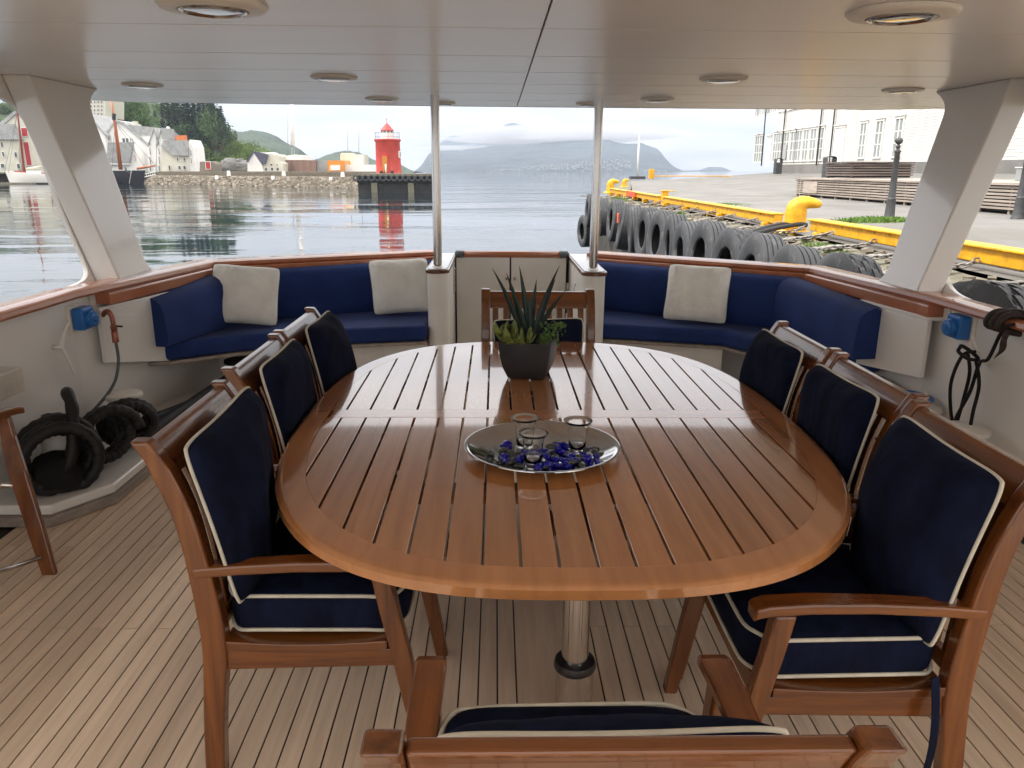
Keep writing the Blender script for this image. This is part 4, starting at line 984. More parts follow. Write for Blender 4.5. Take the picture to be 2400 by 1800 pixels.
# small yellow post
t = thing('mooring_post', 'small square yellow post with a flat cap between two curb beams', 'mooring post', (4.63, 21.65, .7))
mb = MB(); mb.box(4.56, 4.72, 21.55, 21.74, .68, 1.05); mb.build('shaft', 'yellow_paint', t, bevel=.02)
mb = MB(); mb.box(4.54, 4.86, 21.52, 21.77, 1.0501, 1.08); mb.build('cap', 'yellow_paint', t, bevel=.008)
def bollard(x, y, z, s, lb, rot=0):
    t = thing('horn_bollard', lb, 'bollard', (x, y, z), 'yellow horn bollards')
    prof = [(0, 0, .30, .24), (0, .03, .29, .23), (0, .06, .23, .19), (0, .20, .215, .18), (0, .36, .215, .18), (.0, .46, .225, .18), (.02, .54, .225, .175), (.07, .60, .21, .165)]
    mb = MB(); secs = []
    A = [(Vector((-.0, 0, 0)), .25, .22, 0), (Vector((0, 0, .05)), .22, .20, 0), (Vector((0, 0, .25)), .21, .19, 0), (Vector((.0, 0, .42)), .215, .19, 5), (Vector((.03, 0, .52)), .20, .18, 25), (Vector((.12, 0, .575)), .155, .165, 60), (Vector((.22, 0, .575)), .125, .14, 85), (Vector((.34, 0, .555)), .10, .11, 92), (Vector((.43, 0, .54)), .082, .09, 92), (Vector((.475, 0, .532)), .05, .055, 92), (Vector((.485, 0, .53)), .01, .01, 92)]
    for c, ra, rb, ang in A:
        Ry = Matrix.Rotation(R(ang), 3, 'Y'); ring = []
        for k in range(24):
            th = 2*math.pi*k/24; v = Ry @ Vector((ra*math.cos(th), rb*math.sin(th), 0)); ring.append(Vector((x, y, z)) + Matrix.Rotation(rot, 3, 'Z') @ ((c+v)*s))
        secs.append(ring)
    mb.loft(secs); mb.build('body', 'yellow_paint', t, smooth=True, subd=1)
    mb = MB(); mb.loft([[Vector((x, y, z-.06*s)) + Vector((math.cos(2*math.pi*k/24)*q*s, math.sin(2*math.pi*k/24)*q*.9*s, hz)) for k in range(24)] for q, hz in ((.40, 0), (.40, .04*s), (.33, .07*s), (.24, .10*s))]); mb.build('base_flange', 'yellow_paint', t, auto=50)
    for k in range(7):
        a_ = rr.uniform(3.4, 6.0); mb = MB(); c = Vector((x+math.cos(a_)*.232*s, y+math.sin(a_)*.205*s, z+rr.uniform(.04, .07)*s))
        mb.box(c.x-.02, c.x+.02, c.y-.006, c.y+.006, c.z-.012, c.z+.012); mb.build('rust_chip', 'rusty_yellow', t)
    return t
_b = at(1861, 542, Z=.70)
bollard(_b.x, _b.y, .70, .76, 'large yellow horn bollard between two curb beams, its horn pointing ashore', R(-10))
bollard(5.0, 34.5, .70, .80, 'yellow horn bollard at the far end of the curb, seen beside the right steel pole')
bollard(7.45, 46.0, .72, .62, 'smallest yellow horn bollard, behind the one at the far end of the curb')
# orange edge post at the quay end
t = thing('edge_barrier', 'orange post with a thin yellow beam at the far end of the quay', 'barrier', (14.2, 72, .9))
mb = MB(); mb.box(13.9, 14.35, 71.8, 72.2, .88, 1.74); mb.build('post', 'yellow_paint', t, bevel=.02)
mb = MB(); mb.box(14.36, 21.5, 71.9, 72.1, 1.08, 1.17); mb.build('beam', 'yellow_paint', t, bevel=.02)
t = thing('flagpole', 'tall thin white flagpole standing at the end of the quay', 'flagpole', (13.2, 74, .85))
mb = MB(); mb.box(12.5, 13.9, 73.6, 74.4, .84, 1.10); mb.build('base', 'iron', t, bevel=.02)
mb = MB(); mb.tube([(13.2, 74, 1.1), (13.22, 74, 4.3), (13.23, 74, 4.31), (13.25, 74, 10.5)], [.09, .075, .03, .02], 10); mb.build('pole', 'paint_white', t, smooth=True)
# grass by the lamp post and in the rubble
def tuft(cx_, cy_, sx, sy, n, hmax, z0, lb):
    mb = MB()
    for k in range(n):
        a_ = rr.gauss(0, .45); b__ = rr.gauss(0, .45); x = cx_+a_*sx; y = cy_+b__*sy; h = hmax*rr.uniform(.4, 1)*max(.3, 1-a_*a_)
        az = rr.uniform(0, 6.28); d = Vector((math.cos(az), math.sin(az), 0)); w_ = .006+.004*rr.random(); ln = d*h*rr.uniform(.1, .7); s_ = Vector((-d.y, d.x, 0))*w_
        p = Vector((x, y, z0+.17*0)); mb.add([p-s_, p+s_, p+ln*.4+Vector((0, 0, h*.7))+s_*.6, p+ln+Vector((0, 0, h))], [(0, 1, 2), (0, 2, 3)])
    mb.build('grass', 'grass', kind='stuff', label=lb, origin=(cx_, cy_, z0))
tuft(6.75, 13.6, 1.25, .35, 2600, .13, .715, 'bright green grass growing round the foot of the lamp post')
tuft(4.25, 9.9, .28, .55, 700, .12, .60, 'grass tuft on the rubble below the nearest curb beam')
tuft(4.1, 9.2, .20, .35, 420, .12, .58, 'small grass tuft in the rubble')
tuft(4.2, 17.6, .3, .8, 700, .12, .60, 'grass on the rubble beyond the big bollard')
tuft(4.2, 26.5, .3, 1.6, 700, .14, .60, 'grass on the rubble under the farthest curb beam')
tuft(6.2, 21, .9, 1.0, 500, .05, .72, 'thin moss on the quay surface')

# tyres hanging on the quay wall
def tyre_mesh(seed, blocks, worn):
    r_ = random.Random(seed); Ro, Ri, Wd = .525, .27, .30
    prof = [(Ri, -Wd*.36), (Ri+.012, -Wd*.44), (Ri+.05, -Wd*.485), (Ri+.13, -Wd*.52), (Ro-.085, -Wd*.515), (Ro-.035, -Wd*.48), (Ro-.010, -Wd*.43)]
    grooves = [-.30, -.10, .10, .30]
    tp = [(Ro, -Wd*.41)]
    for gx in grooves: tp += [(Ro, (gx-.028)*Wd), (Ro-.014, (gx-.02)*Wd), (Ro-.014, (gx+.02)*Wd), (Ro, (gx+.028)*Wd)]
    tp += [(Ro, Wd*.41)]
    prof += tp + [(r, -x) for r, x in reversed(prof)] + [(Ri+.03, Wd*.30), (Ro-.05, Wd*.30), (Ro-.04, 0), (Ro-.05, -Wd*.30), (Ri+.03, -Wd*.30)]
    n = 90; secs = []
    for k in range(n):
        a_ = 2*math.pi*k/n; sq = 1+.010*math.sin(a_*2+seed)+.006*math.sin(a_*3+seed*2)
        ring = []
        for r, x in prof:
            rr_ = r*sq
            if blocks and r >= Ro-.001 and abs(x) < Wd*.42 and (k % 6 in ((0, 1) if int((x/Wd+.5)*5) % 2 else (3, 4))): rr_ -= .020
            ring.append(Vector((x, math.cos(a_)*rr_, math.sin(a_)*rr_)))
        secs.append(ring)
    mb = MB(); mb.loft(secs, closed=True); return mb
TY = []
protos = []
for sd_, bl in ((1, 0), (2, 1), (3, 0), (4, 1)):
    mb = tyre_mesh(sd_, bl, 0); me_o = mb.build('tyre', 'tyre', auto=35, origin=(0, 0, 0)); protos.append(me_o)
xl = [1375, 1402, 1431, 1452, 1475, 1502, 1532, 1559, 1591, 1630, 1684, 1744, 1811, 1911]
ysT = []
for x in xl:
    p = at(x, 560, X=2.97); ysT.append(p.y-.50)
ysT += [ysT[-1]-1.3, 4.66, 3.3]
used_p = set()
G_T = 'truck tyres hung along the quay as fenders'
lbT = ['truck tyre at the far end of the quay row, mostly behind the right steel pole', 'truck tyre just right of the right steel pole', 'truck tyre with an orange tag hung beside it']
for i, y in enumerate(ysT):
    pi = [0, 2, 0, 2, 0, 0, 2, 0, 2, 0, 1, 0, 2, 3, 1, 3, 1][i % 17]
    src = protos[pi]
    if pi in used_p: o = src.copy(); sc.collection.objects.link(o)
    else: o = src; used_p.add(pi)
    zt = (.96 if i == 15 else .89) + rr.uniform(-.03, .03) - (.05 if i in (3, 8) else 0)
    o.location = (3.02+rr.uniform(-.02, .02), y, zt-.53); o.rotation_euler = (rr.uniform(0, 6.28), 0, 0)
    o.rotation_euler = (rr.uniform(0, 6.28), R(rr.uniform(-5, 9)) if i < 12 else R(8), R(rr.uniform(-7, 7)))
    o['category'] = 'tyre'; o['group'] = G_T
    LBX = {3: 'smooth truck tyre hanging next after the orange tag', 4: 'worn truck tyre hanging below the small grass patch under the red marked beam', 5: 'smooth truck tyre hanging left of the small yellow post', 6: 'worn truck tyre hanging below the small yellow post', 7: 'smooth truck tyre hanging just right of the small yellow post', 8: 'worn truck tyre hanging where the second curb beam begins', 9: 'smooth truck tyre hanging under the middle of the second curb beam', 10: 'smooth truck tyre with a wide dark hole, next left of the big bollard', 11: 'truck tyre under the big yellow bollard with a black line across it', 12: 'treaded truck tyre below the gap right of the big bollard', 13: 'truck tyre with blocky tread left of the right side frame', 14: 'truck tyre behind the foot of the right side frame', 15: 'truck tyre with block tread seen through the side window right of the frame', 16: 'truck tyre alongside the yacht beyond the right edge of the photo'}
    o['label'] = lbT[i] if i < 3 else LBX[i]
for k, p in enumerate(protos):
    if k not in used_p: bpy.data.objects.remove(p)
# second lower tyre by the pole
o = protos[2].copy(); sc.collection.objects.link(o); o.location = (2.98, ysT[0]+1.0, -.35); o.rotation_euler = (1, 0, R(10)); o['label'] = 'lower truck tyre left of the right steel pole close to the water'; o['group'] = G_T
mb = MB(); mb.box(2.84, 2.87, 18.2, 18.38, .42, .64); mb.build('orange_tag', 'orange_red', bevel=.01, label='small orange tag hanging between two tyres', cat='tag')
# tyre chains: links
def link_pts(c, d, up, L_, W_):
    s_ = d.cross(up).normalized(); return [c + d*(math.cos(a_)*L_) + up*0 + (s_*math.sin(a_)*W_) for a_ in [2*math.pi*k/10 for k in range(10)]]
def chain(p, lb, r=.0095, L_=.050, W_=.024):
    pts = catmull(p, 14); t = MB(); acc = 0; last = pts[0]; i = 0; k = 0
    for a_, b__ in zip(pts, pts[1:]):
        acc += (b__-a_).length
        if acc > L_*1.45:
            d = (b__-a_).normalized(); up = (d.orthogonal() if k % 2 else d.cross(d.orthogonal())).normalized()
            t.tube(link_pts(b__, d, up, L_, W_), r, 5, closed=True); acc = 0; k += 1
    t.build('chain', 'chain', smooth=True, label=lb, cat='chain', group='rusty chains holding the tyres')
for i, y in enumerate(ysT):
    if i in (0, 16): continue
    e_ = .06*rr.uniform(-1, 1)
    pl_ = {13: 'left of the right frame', 14: 'behind the right frame', 15: 'right of the right frame', 12: 'beyond the big bollard', 11: 'by the big bollard'}.get(i, 'in the long row')
    for q in range(4 if i > 8 else 2):
        chain([(3.16, y-.42+.05*q, .62), (3.30, y-.47+.06*q, .66), (3.6, y-.52+e_+.05*q, .62), (4.0, y-.58+.04*q, .70), (4.35, y-.62+e_*2, .74), (4.55, y-.62, .80)], 'rusty chain from a tyre up to the yellow curb '+pl_)
# scrappy old rope/chain heap near the pole
for k in range(14):
    y = rr.uniform(23, 33); x = rr.uniform(3.4, 4.3)
    mb = MB(); mb.tube(catmull([(x+rr.uniform(-.4, .4), y+rr.uniform(-.8, .8), .55+rr.uniform(0, .12)) for _ in range(4)], 5), .012, 5); mb.build('old_rope', 'chain', smooth=True, label='old frayed rope lying over the rubble near the far end of the tyres', cat='rope', group='old ropes on the rubble')
# mooring lines from the bollard
for dy, lb in ((0, 'thick black mooring line looped round the foot of the big bollard, left strand'), (.25, 'thick black mooring line from the big bollard down to the yacht, right strand')):
    mb = MB(); mb.tube(catmull([(_b.x-.12+.3*dy/.25*.8, _b.y-.17, .80), (_b.x-.3+dy, _b.y-.26, .82), (3.75, 11.0-dy, .80), (3.15, 10.1-dy*.6, .72), (2.95, 9.3-dy*.4, .50), (2.9, 8.6, .25)], 8), .034, 10); mb.build('mooring_line', 'black_rubber', smooth=True, label=lb, cat='mooring line')

# lamp-like iron posts on the quay
def ironpost(x, y, lb):
    z = qz(x)
    t = thing('iron_post', lb, 'post', (x, y, z), 'old cast iron posts on the quay')
    mb = MB(); mb.lathe([(.115, 0), (.11, .015), (.098, .05), (.088, .08), (.075, .35), (.077, .365), (.072, .372), (.064, .40), (.045, 1.16), (.052, 1.17), (.056, 1.19), (.052, 1.205), (.034, 1.215), (.030, 1.24)], 20, (x, y, z)); mb.build('shaft', 'iron', t, auto=40)
    mb = MB(); mb.lathe([(.030, 1.2405), (.042, 1.262), (.040, 1.285), (.026, 1.30), (.028, 1.312), (.050, 1.33), (.066, 1.355), (.068, 1.378), (.055, 1.402), (.03, 1.42), (.001, 1.426)], 20, (x, y, z)); mb.build('finial', 'iron', t, smooth=True)
ironpost(7.16, 14.15, 'dark cast iron post with a round knob standing in the grass')
ironpost(9.26, 13.75, 'dark cast iron post at the right edge, beyond the side frame')
# timber platforms
def slats_box(x0, x1, y0, y1, z0, z1, n, lb, mt='grey_timber', top=True, name='timber_platform'):
    t = thing(name, lb, 'platform', ((x0+x1)/2, (y0+y1)/2, z0))
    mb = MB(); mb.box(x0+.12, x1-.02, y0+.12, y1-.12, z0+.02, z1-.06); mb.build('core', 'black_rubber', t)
    hh = (z1-.05-z0-.06)/n
    for k in range(n):
        za = z0+.07+hh*k; zb = za+hh*.62
        mb = MB(); mb.box(x0, x0+.035, y0, y1, za, zb); mb.build('slat', mt, t)
        mb = MB(); mb.box(x0+.036, x1, y0, y0+.035, za, zb); mb.build('slat', mt, t)
        mb = MB(); mb.box(x0+.036, x1, y1-.035, y1, za, zb); mb.build('slat', mt, t)
    m_ = int((y1-y0)/.95)
    for k in range(m_+1):
        y = y0+.05+(y1-y0-.15)*k/m_; mb = MB(); mb.box(x0+.037, x0+.10, y, y+.06, z0-.02, z1-.05); mb.build('upright', mt, t)
    nb = 5
    for k in range(nb):
        xa = x0-.05+(min(x1-x0, 2.4))*k/nb; xb = x0-.05+(min(x1-x0, 2.4))*(k+1)/nb-.012
        if k == nb-1: xb = x1
        mb = MB(); mb.box(xa, xb, y0-.04, y1+.04, z1-.045, z1); mb.build('deck_board', mt, t)
    return t
slats_box(9.9, 13.2, 12.0, 26.0, .80, 1.375, 7, 'long low timber platform with horizontal slats on the quay')
slats_box(10.6, 12.5, 23.6, 25.4, 1.376, 1.86, 5, 'upper timber box with dark slats on top of the far end of the platform', 'dark_timber')
t = thing('info_sheet', 'pale board panel fixed to the slats at the far end of the long platform', 'panel', (9.88, 25.1, .95))
mb = MB(); mb.box(9.875, 9.895, 24.2, 25.3, .92, 1.27); mb.build('board', 'grey_timber', t)
t = thing('planter', 'pale blue grey cabinet standing on the platform beyond the right frame', 'cabinet', (12.2, 17.4, 1.38))
mb = MB(); mb.box(11.9, 13.1, 17.2, 18.0, 1.376, 1.66); mb.build('body', 'glass_pale', t, bevel=.01)
mb = MB(); mb.box(11.88, 13.12, 17.18, 18.02, 1.6605, 1.68); mb.build('lid', 'paint_white', t)
t = thing('bench', 'reddish timber bench on the quay behind the platform beyond the right frame', 'bench', (16, 22, 1.0))
for k in range(4):
    mb = MB(); mb.box(15.4, 18.2, 22, 22.05, 1.55+.13*k, 1.66+.13*k); mb.build('slat', 'brown_wall', t)
for x in (15.5, 18.0):
    mb = MB(); mb.box(x, x+.08, 22.06, 22.14, qz(x), 2.05); mb.build('leg', 'brown_wall', t)
# bins
def bin_(x, y, lb):
    z = qz(x); t = thing('litter_bin', lb, 'bin', (x, y, z), 'dark litter bins on the quay'); a_ = .27
    mb = MB(); mb.box(x-a_, x+a_, y-a_, y+a_, z, z+.86); mb.build('body', 'iron', t, bevel=.04)
    for s_ in (-1, 1):
        mb = MB(); q0, q1 = sorted((x+s_*a_, x+s_*(a_-.05))); mb.box(q0, q1, y-a_, y+a_, z+.861, z+1.10); mb.build('upright', 'iron', t)
    mb = MB(); mb.loft([[Vector((x+dx, y-a_, z+1.1005+h)), Vector((x+dx, y+a_, z+1.1005+h)), Vector((x+dx, y+a_, z+1.14+h)), Vector((x+dx, y-a_, z+1.14+h))] for dx, h in ((-a_, 0), (-.16, .06), (0, .08), (.16, .06), (a_, 0))]); mb.build('hood', 'iron', t)
bin_(22.6, 63.5, 'dark litter bin with a domed hood before the far end of the warehouse')
bin_(17.9, 42.5, 'dark litter bin with a hood behind the upper timber box')

# =================================================================== WHITE WAREHOUSE ON THE QUAY
FX = 25.8
wz = qz(FX)
t = thing('warehouse', 'long white wooden warehouse with tall windows and dark downpipes on the quay', 'building', (FX+6, 55, wz))
Y0, Y1 = 36.0, 73.5
mb = MB(); mb.box(FX, FX+14, Y0, Y1, wz-.3, 12.5); mb.build('wall', 'facade_white', t)
mb = MB(); mb.box(FX-.08, FX-.001, Y0+.2, Y1-.1, wz-.4, wz+.62); mb.build('plinth', 'asphalt', t)
mb = MB(); mb.prism([(FX-.6, Y0-.4, 12.5), (FX+14.6, Y0-.4, 12.5), (FX+7, Y0-.4, 17)], (0, Y1-Y0+.8, 0)); mb.build('roof', 'roof_grey', t)
# cladding boards: horizontal weatherboards as fine relief
mb = MB()
for k in range(64):
    z = wz+.64+.17*k
    if z > 12.4: break
    mb.add([(FX-.0005, Y0, z), (FX-.0005, Y1, z), (FX-.022, Y1, z), (FX-.022, Y0, z), (FX-.002, Y0, z+.165), (FX-.002, Y1, z+.165)], [(0, 1, 2, 3), (3, 2, 5, 4)])
mb.build('weatherboards', 'facade_white', t, kind='stuff')
def fwin(xc, wpx, yt, yb, door=False, pale=True, z=None):
    """window on the facade plane from photo measurements: centre x, width, top and bottom y"""
    a_ = at(xc-wpx/2, (yt+yb)/2, X=FX-.05); b__ = at(xc+wpx/2, (yt+yb)/2, X=FX-.05)
    zt = at(xc, yt, X=FX-.05).z; zb = at(xc, yb, X=FX-.05).z
    y0, y1 = min(a_.y, b__.y), max(a_.y, b__.y)
    if z: zb, zt = z
    f = MB(); tk = .11
    f.box(FX-.09, FX-.023, y0-tk, y0, zb-.10, zt+.13); f.box(FX-.09, FX-.023, y1, y1+tk, zb-.10, zt+.13)
    f.box(FX-.11, FX-.023, y0-tk-.02, y1+tk+.02, zt+.001, zt+.17); f.box(FX-.20, FX-.023, y0-tk-.1, y1+tk+.1, zt+.171, zt+.24); f.box(FX-.12, FX-.023, y0-tk-.02, y1+tk+.02, zb-.19, zb-.101)
    nm = 'door' if door else 'window'
    o = f.build(nm, 'paint_white', t)
    g_ = MB(); g_.box(FX-.045, FX-.024, y0, y1, zb-.10, zt); g_.build('panel' if door else 'pane', 'paint_white' if door else 'glass_pale', o)
    if not door:
        mu_ = MB(); mu_.box(FX-.075, FX-.046, (y0+y1)/2-.05, (y0+y1)/2+.05, zb-.10, zt)
        for q in (.33, .66): mu_.box(FX-.065, FX-.046, y0, y1, zb+(zt-zb)*q-.03, zb+(zt-zb)*q+.03)
        mu_.build('muntin', 'paint_white', o)
    return o
zl = (wz+1.05, wz+3.35)
for xc, w_ in ((1773, 9), (1783, 8), (1816, 9), (1827, 10), (1841, 11), (1857, 12), (1870, 12), (1886, 12), (1903, 13), (1920, 13)): fwin(xc, w_, 335, 385, z=zl)
fwin(1800, 9, 335, 400, door=True, z=(wz+.7, wz+3.1)); fwin(1964, 20, 315, 398, door=True, z=(wz+.4, wz+3.2))
for xc, w_ in ((2019, 13), (2056, 15), (2101, 17)): fwin(xc, w_, 320, 378, z=(wz+1.1, wz+3.3))
zu = (wz+5.4, wz+7.8)
for xc, w_ in ((1773, 6), (1780, 6), (1789, 6), (1797, 7), (1805, 7), (1815, 7), (1825, 7), (1838, 8), (1850, 8), (1862, 9), (1875, 9), (1893, 9), (1907, 10), (1925, 10), (1943, 11), (1990, 13), (2030, 15), (2075, 17)): fwin(xc, w_, 250, 300, z=zu)
for xp in (1786, 1831, 1915, 1945):
    p = at(xp, 330, X=FX-.3); d = MB(); bx_ = p.y
    d.tube([(FX-.17, bx_, wz+.55), (FX-.17, bx_, 12.3)], .06, 8); d.build('downpipe', 'iron', t, smooth=True)
p0 = at(1786, 330, X=FX-.3).y
mb = MB(); mb.tube([(FX-.2, p0, 8.0), (FX-.9, p0+3, 9.2), (FX-2.3, p0+6, 8.9)], .06, 6); mb.build('lamp_arm', 'iron', t, smooth=True)
mb = MB(); mb.box(FX-.15, FX-.024, at(1841, 380, X=FX).y-.3, at(1841, 380, X=FX).y+.35, wz+1.1, wz+2.3); mb.build('meter_box', 'roof_grey', t)
# glazed porch building at the right
t = thing('glazed_hall', 'white wooden hall with tall glazed windows behind the right side frame', 'building', (29, 27, qz(25)))
hx = 24.6; hz = qz(25)
mb = MB(); mb.box(hx, hx+14, 14.0, 34.6, hz-.3, 13); mb.build('wall', 'facade_white', t)
for (ya, yb, z0, z1, nx) in ((31.0, 34.2, hz+.9, hz+4.0, 4), (31.0, 34.2, hz+4.4, hz+6.6, 4), (26.4, 28.0, hz+1.4, hz+4.6, 2), (22.6, 24.2, hz+1.4, hz+4.6, 2), (18.8, 20.4, hz+1.4, hz+4.6, 2), (22.6, 24.2, hz+5.8, hz+8.6, 2), (26.4, 28.0, hz+5.8, hz+8.6, 2), (18.8, 20.4, hz+5.8, hz+8.6, 2)):
    f = MB(); tk = .14
    f.box(hx-.10, hx-.001, ya-tk, ya, z0-tk, z1+tk); f.box(hx-.10, hx-.001, yb, yb+tk, z0-tk, z1+tk); f.box(hx-.14, hx-.001, ya-tk, yb+tk, z1+tk+.001, z1+tk+.1); f.box(hx-.10, hx-.001, ya, yb, z1, z1+tk); f.box(hx-.10, hx-.001, ya, yb, z0-tk, z0)
    o = f.build('window', 'paint_white', t)
    gm = MB(); gm.box(hx-.03, hx-.002, ya, yb, z0, z1); gm.build('pane', 'glass_pale', o)
    mu_ = MB()
    for k in range(1, nx): mu_.box(hx-.07, hx-.031, ya+(yb-ya)*k/nx-.045, ya+(yb-ya)*k/nx+.045, z0, z1)
    for k in range(1, 3): mu_.box(hx-.06, hx-.031, ya, yb, z0+(z1-z0)*k/3-.035, z0+(z1-z0)*k/3+.035)
    mu_.build('muntin', 'paint_white', o)
mb = MB()
for k in range(60):
    z = hz+.3+.17*k; mb.add([(hx-.0005, 14, z), (hx-.0005, 30.7, z), (hx-.022, 30.7, z), (hx-.022, 14, z), (hx-.002, 14, z+.165), (hx-.002, 30.7, z+.165)], [(0, 1, 2, 3), (3, 2, 5, 4)])
mb.build('weatherboards', 'facade_white', t, kind='stuff')
mb = MB(); mb.tube([(hx-.12, 34.7, hz), (hx-.12, 34.7, 12.6)], .10, 8); mb.build('downpipe', 'brown_wall', t, smooth=True)

# =================================================================== LIGHTHOUSE AND PIER
LX, LY, LZ = -18.6, 139.0, 1.15
t = thing('lighthouse', 'round red lighthouse with a white lantern room and red conical roof on the pier', 'lighthouse', (LX, LY, LZ))
k_ = 2.16
mb = MB(); mb.lathe([(k_*1.03, 0), (k_*1.03, .15), (k_, .2), (k_*.965, 5.15), (k_*1.02, 5.3), (k_*1.06, 5.45), (k_*1.06, 5.62), (k_*.99, 5.66)], 40, (LX, LY, LZ)); mb.build('tower', 'lh_red', t, auto=40)
mb = MB(); mb.lathe([(1.08, 5.661), (1.08, 6.6), (1.02, 6.62), (1.02, 7.0), (1.10, 7.05)], 28, (LX, LY, LZ)); ln_ = mb.build('lantern_room', 'house_white', t, auto=40)
for k in range(10):
    a_ = 2*math.pi*k/10; mb = MB(); Mx = Matrix.Translation((LX, LY, LZ)) @ Matrix.Rotation(a_, 4, 'Z'); mb.box(1.021, 1.05, -.22, .22, 6.72, 7.0, Mx); mb.build('pane', 'glass_dark', ln_)
mb = MB(); mb.lathe([(1.02, 7.051), (1.16, 7.06), (1.17, 7.12), (.80, 7.55), (.42, 7.98), (.12, 8.25), (.07, 8.32)], 28, (LX, LY, LZ)); mb.build('roof', 'lh_roof', t, auto=40)
mb = MB(); mb.tube([(LX, LY, LZ+8.3), (LX, LY, LZ+9.0)], .05, 6); mb.lathe([(.001, 8.9), (.12, 9.0), (.001, 9.1)], 8, (LX, LY, LZ)); mb.build('finial', 'lh_roof', t)
rl = MB()
for z in (5.95, 6.65): rl.tube([Vector((LX+2.1*math.cos(2*math.pi*k/28), LY+2.1*math.sin(2*math.pi*k/28), LZ+z+.1)) for k in range(28)], .03, 5, closed=True)
for k in range(14): a_ = 2*math.pi*k/14; rl.tube([(LX+2.1*math.cos(a_), LY+2.1*math.sin(a_), LZ+5.63), (LX+2.1*math.cos(a_), LY+2.1*math.sin(a_), LZ+6.76)], .03, 5)
rl.build('railing', 'glass_pale', t)
def onT(ax, z0, z1, wd, nm, mt, dep=.08):
    ang = ax; Mx = Matrix.Translation((LX, LY, LZ)) @ Matrix.Rotation(ang, 4, 'Z'); mb = MB(); mb.box(k_*.95, k_*1.0+dep, -wd/2, wd/2, z0, z1, Mx); return mb.build(nm, mt, t)
tocam = math.atan2(-LY, -LX)
onT(tocam-.28, .25, 2.9, .95, 'door_frame', 'lh_red', .12); dd = onT(tocam-.28, .25, 2.8, .8, 'door', 'rusty_yellow', .14)
onT(tocam+1.15, 2.6, 3.7, .75, 'window', 'house_white', .10); onT(tocam+1.15, 2.75, 3.55, .5, 'pane', 'glass_pale', .12)
mb = MB(); mb.tube([(LX-.15, LY-2.6, LZ), (LX-.15, LY-2.6, LZ+1.5)], .12, 8); mb.build('white_post', 'house_white', smooth=True, label='white post in front of the lighthouse door', cat='post')
for dx, lb in ((-.95, 'small dark barrel left of the lighthouse door'), (.95, 'small dark barrel right of the white post')):
    mb = MB(); mb.lathe([(.25, 0), (.28, .2), (.25, .42)], 12, (LX+dx, LY-2.7, LZ)); mb.build('barrel', 'wet_black', label=lb, cat='barrel', auto=50)
# pier
pa = at(845, 447, Z=ZW); pbx = at(1045, 452, Z=ZW); PY = 133.0
px0 = at(838, 440, Y=PY).x; px1 = at(1018, 440, Y=PY).x
t = thing('pier', 'dark concrete pier under the lighthouse hung with black tyres', 'pier', ((px0+px1)/2, PY+8, ZW))
mb = MB(); mb.box(px0, px1, PY, PY+16, .75, 1.1); mb.build('deck_slab', 'coping', t)
mb = MB(); mb.box(px0+.1, px1-.1, PY+.01, PY+15.5, ZW-.5, .749); mb.build('wall', 'wet_black', t)
mb = MB(); mb.box(px0, px1, PY-.25, PY-.001, -.35, .74); mb.build('fender_beam', 'wet_black', t)
for xa, xb in ((870, 884), (956, 970)):
    mb = MB(); a_ = at(xa, 440, Y=PY-.4).x; b__ = at(xb, 440, Y=PY-.4).x; mb.box(a_, b__, PY-.35, PY+.009, ZW-.4, -.36); mb.build('pillar', 'coping', t)
for k, xc in enumerate((834, 843, 857, 871, 885, 898, 911, 924, 938, 951, 966, 980, 995, 1008)):
    src = protos[0]; o = src.copy(); sc.collection.objects.link(o); p = at(xc, 420, Y=PY-.45); o.location = (p.x, p.y, .40); o.rotation_euler = (0, 0, R(90)); o.scale = (1, 1, 1)
    o['group'] = 'black tyres hung on the lighthouse pier'; o['label'] = 'black tyre hanging on the dark pier below the lighthouse'; o['category'] = 'tyre'
mb = MB(); mb.box(px0+14, px0+26, PY+12, PY+12.4, 1.1, 1.5)
# breakwater
bw = [at(846, 441.7, Z=ZW), at(800, 440, Z=ZW), at(640, 436.3, Z=ZW), at(480, 433, Z=ZW), at(340, 430, Z=ZW)]
t = thing('breakwater', 'long low stone breakwater running from the lighthouse pier to the old houses', 'breakwater', (bw[2].x, bw[2].y, ZW))
def bws(off, z): return [Vector((p.x+off*.35, p.y+off, z)) for p in bw]
rows = [bws(-1.2, ZW-.6), bws(0.3, ZW+.15), bws(1.6, ZW+1.0), bws(3.0, .10)]
PP = []
for r_ in rows:
    row = []
    for a_, b__ in zip(r_, r_[1:]):
        for k in range(40): row.append(a_.lerp(b__, k/40))
    row.append(r_[-1]); PP.append(row)
dense = []
for a_, b__ in zip(PP, PP[1:]):
    for k in range(5): dense.append([p.lerp(q, k/5) for p, q in zip(a_, b__)])
dense.append(PP[-1])
for i, r_ in enumerate(dense):
    for j, v in enumerate(r_):
        n_ = noise.noise(v*.8); n2_ = noise.cell(v*1.1); v += Vector((0, -.5*n_-.35*n2_, .35*n_+.3*n2_))*(1 if i < len(dense)-1 else 0)
mb = MB(); mb.grid(dense); mb.build('rubble_slope', 'stone_wall', t)
mb = MB(); rr = random.Random(31)
for k in range(1700):
    i = min(3, int(rr.random()**.8*4)); q = rr.random(); u = rr.random(); p = bw[i].lerp(bw[i+1], q); off = -.4+3.2*u
    z = ZW-.2+2.1*u; s_ = rr.uniform(.18, .5); Mx = Matrix.Translation((p.x+off*.35, p.y+off, z)) @ Matrix.Rotation(rr.uniform(0, 6), 4, 'Z') @ Matrix.Rotation(rr.uniform(-.7, .7), 4, 'X')
    mb.box(-s_*1.3, s_*1.3, -s_, s_, -s_*.6, s_*.6, Mx)
mb.build('rubble', 'stone_wall', t, kind='stuff')
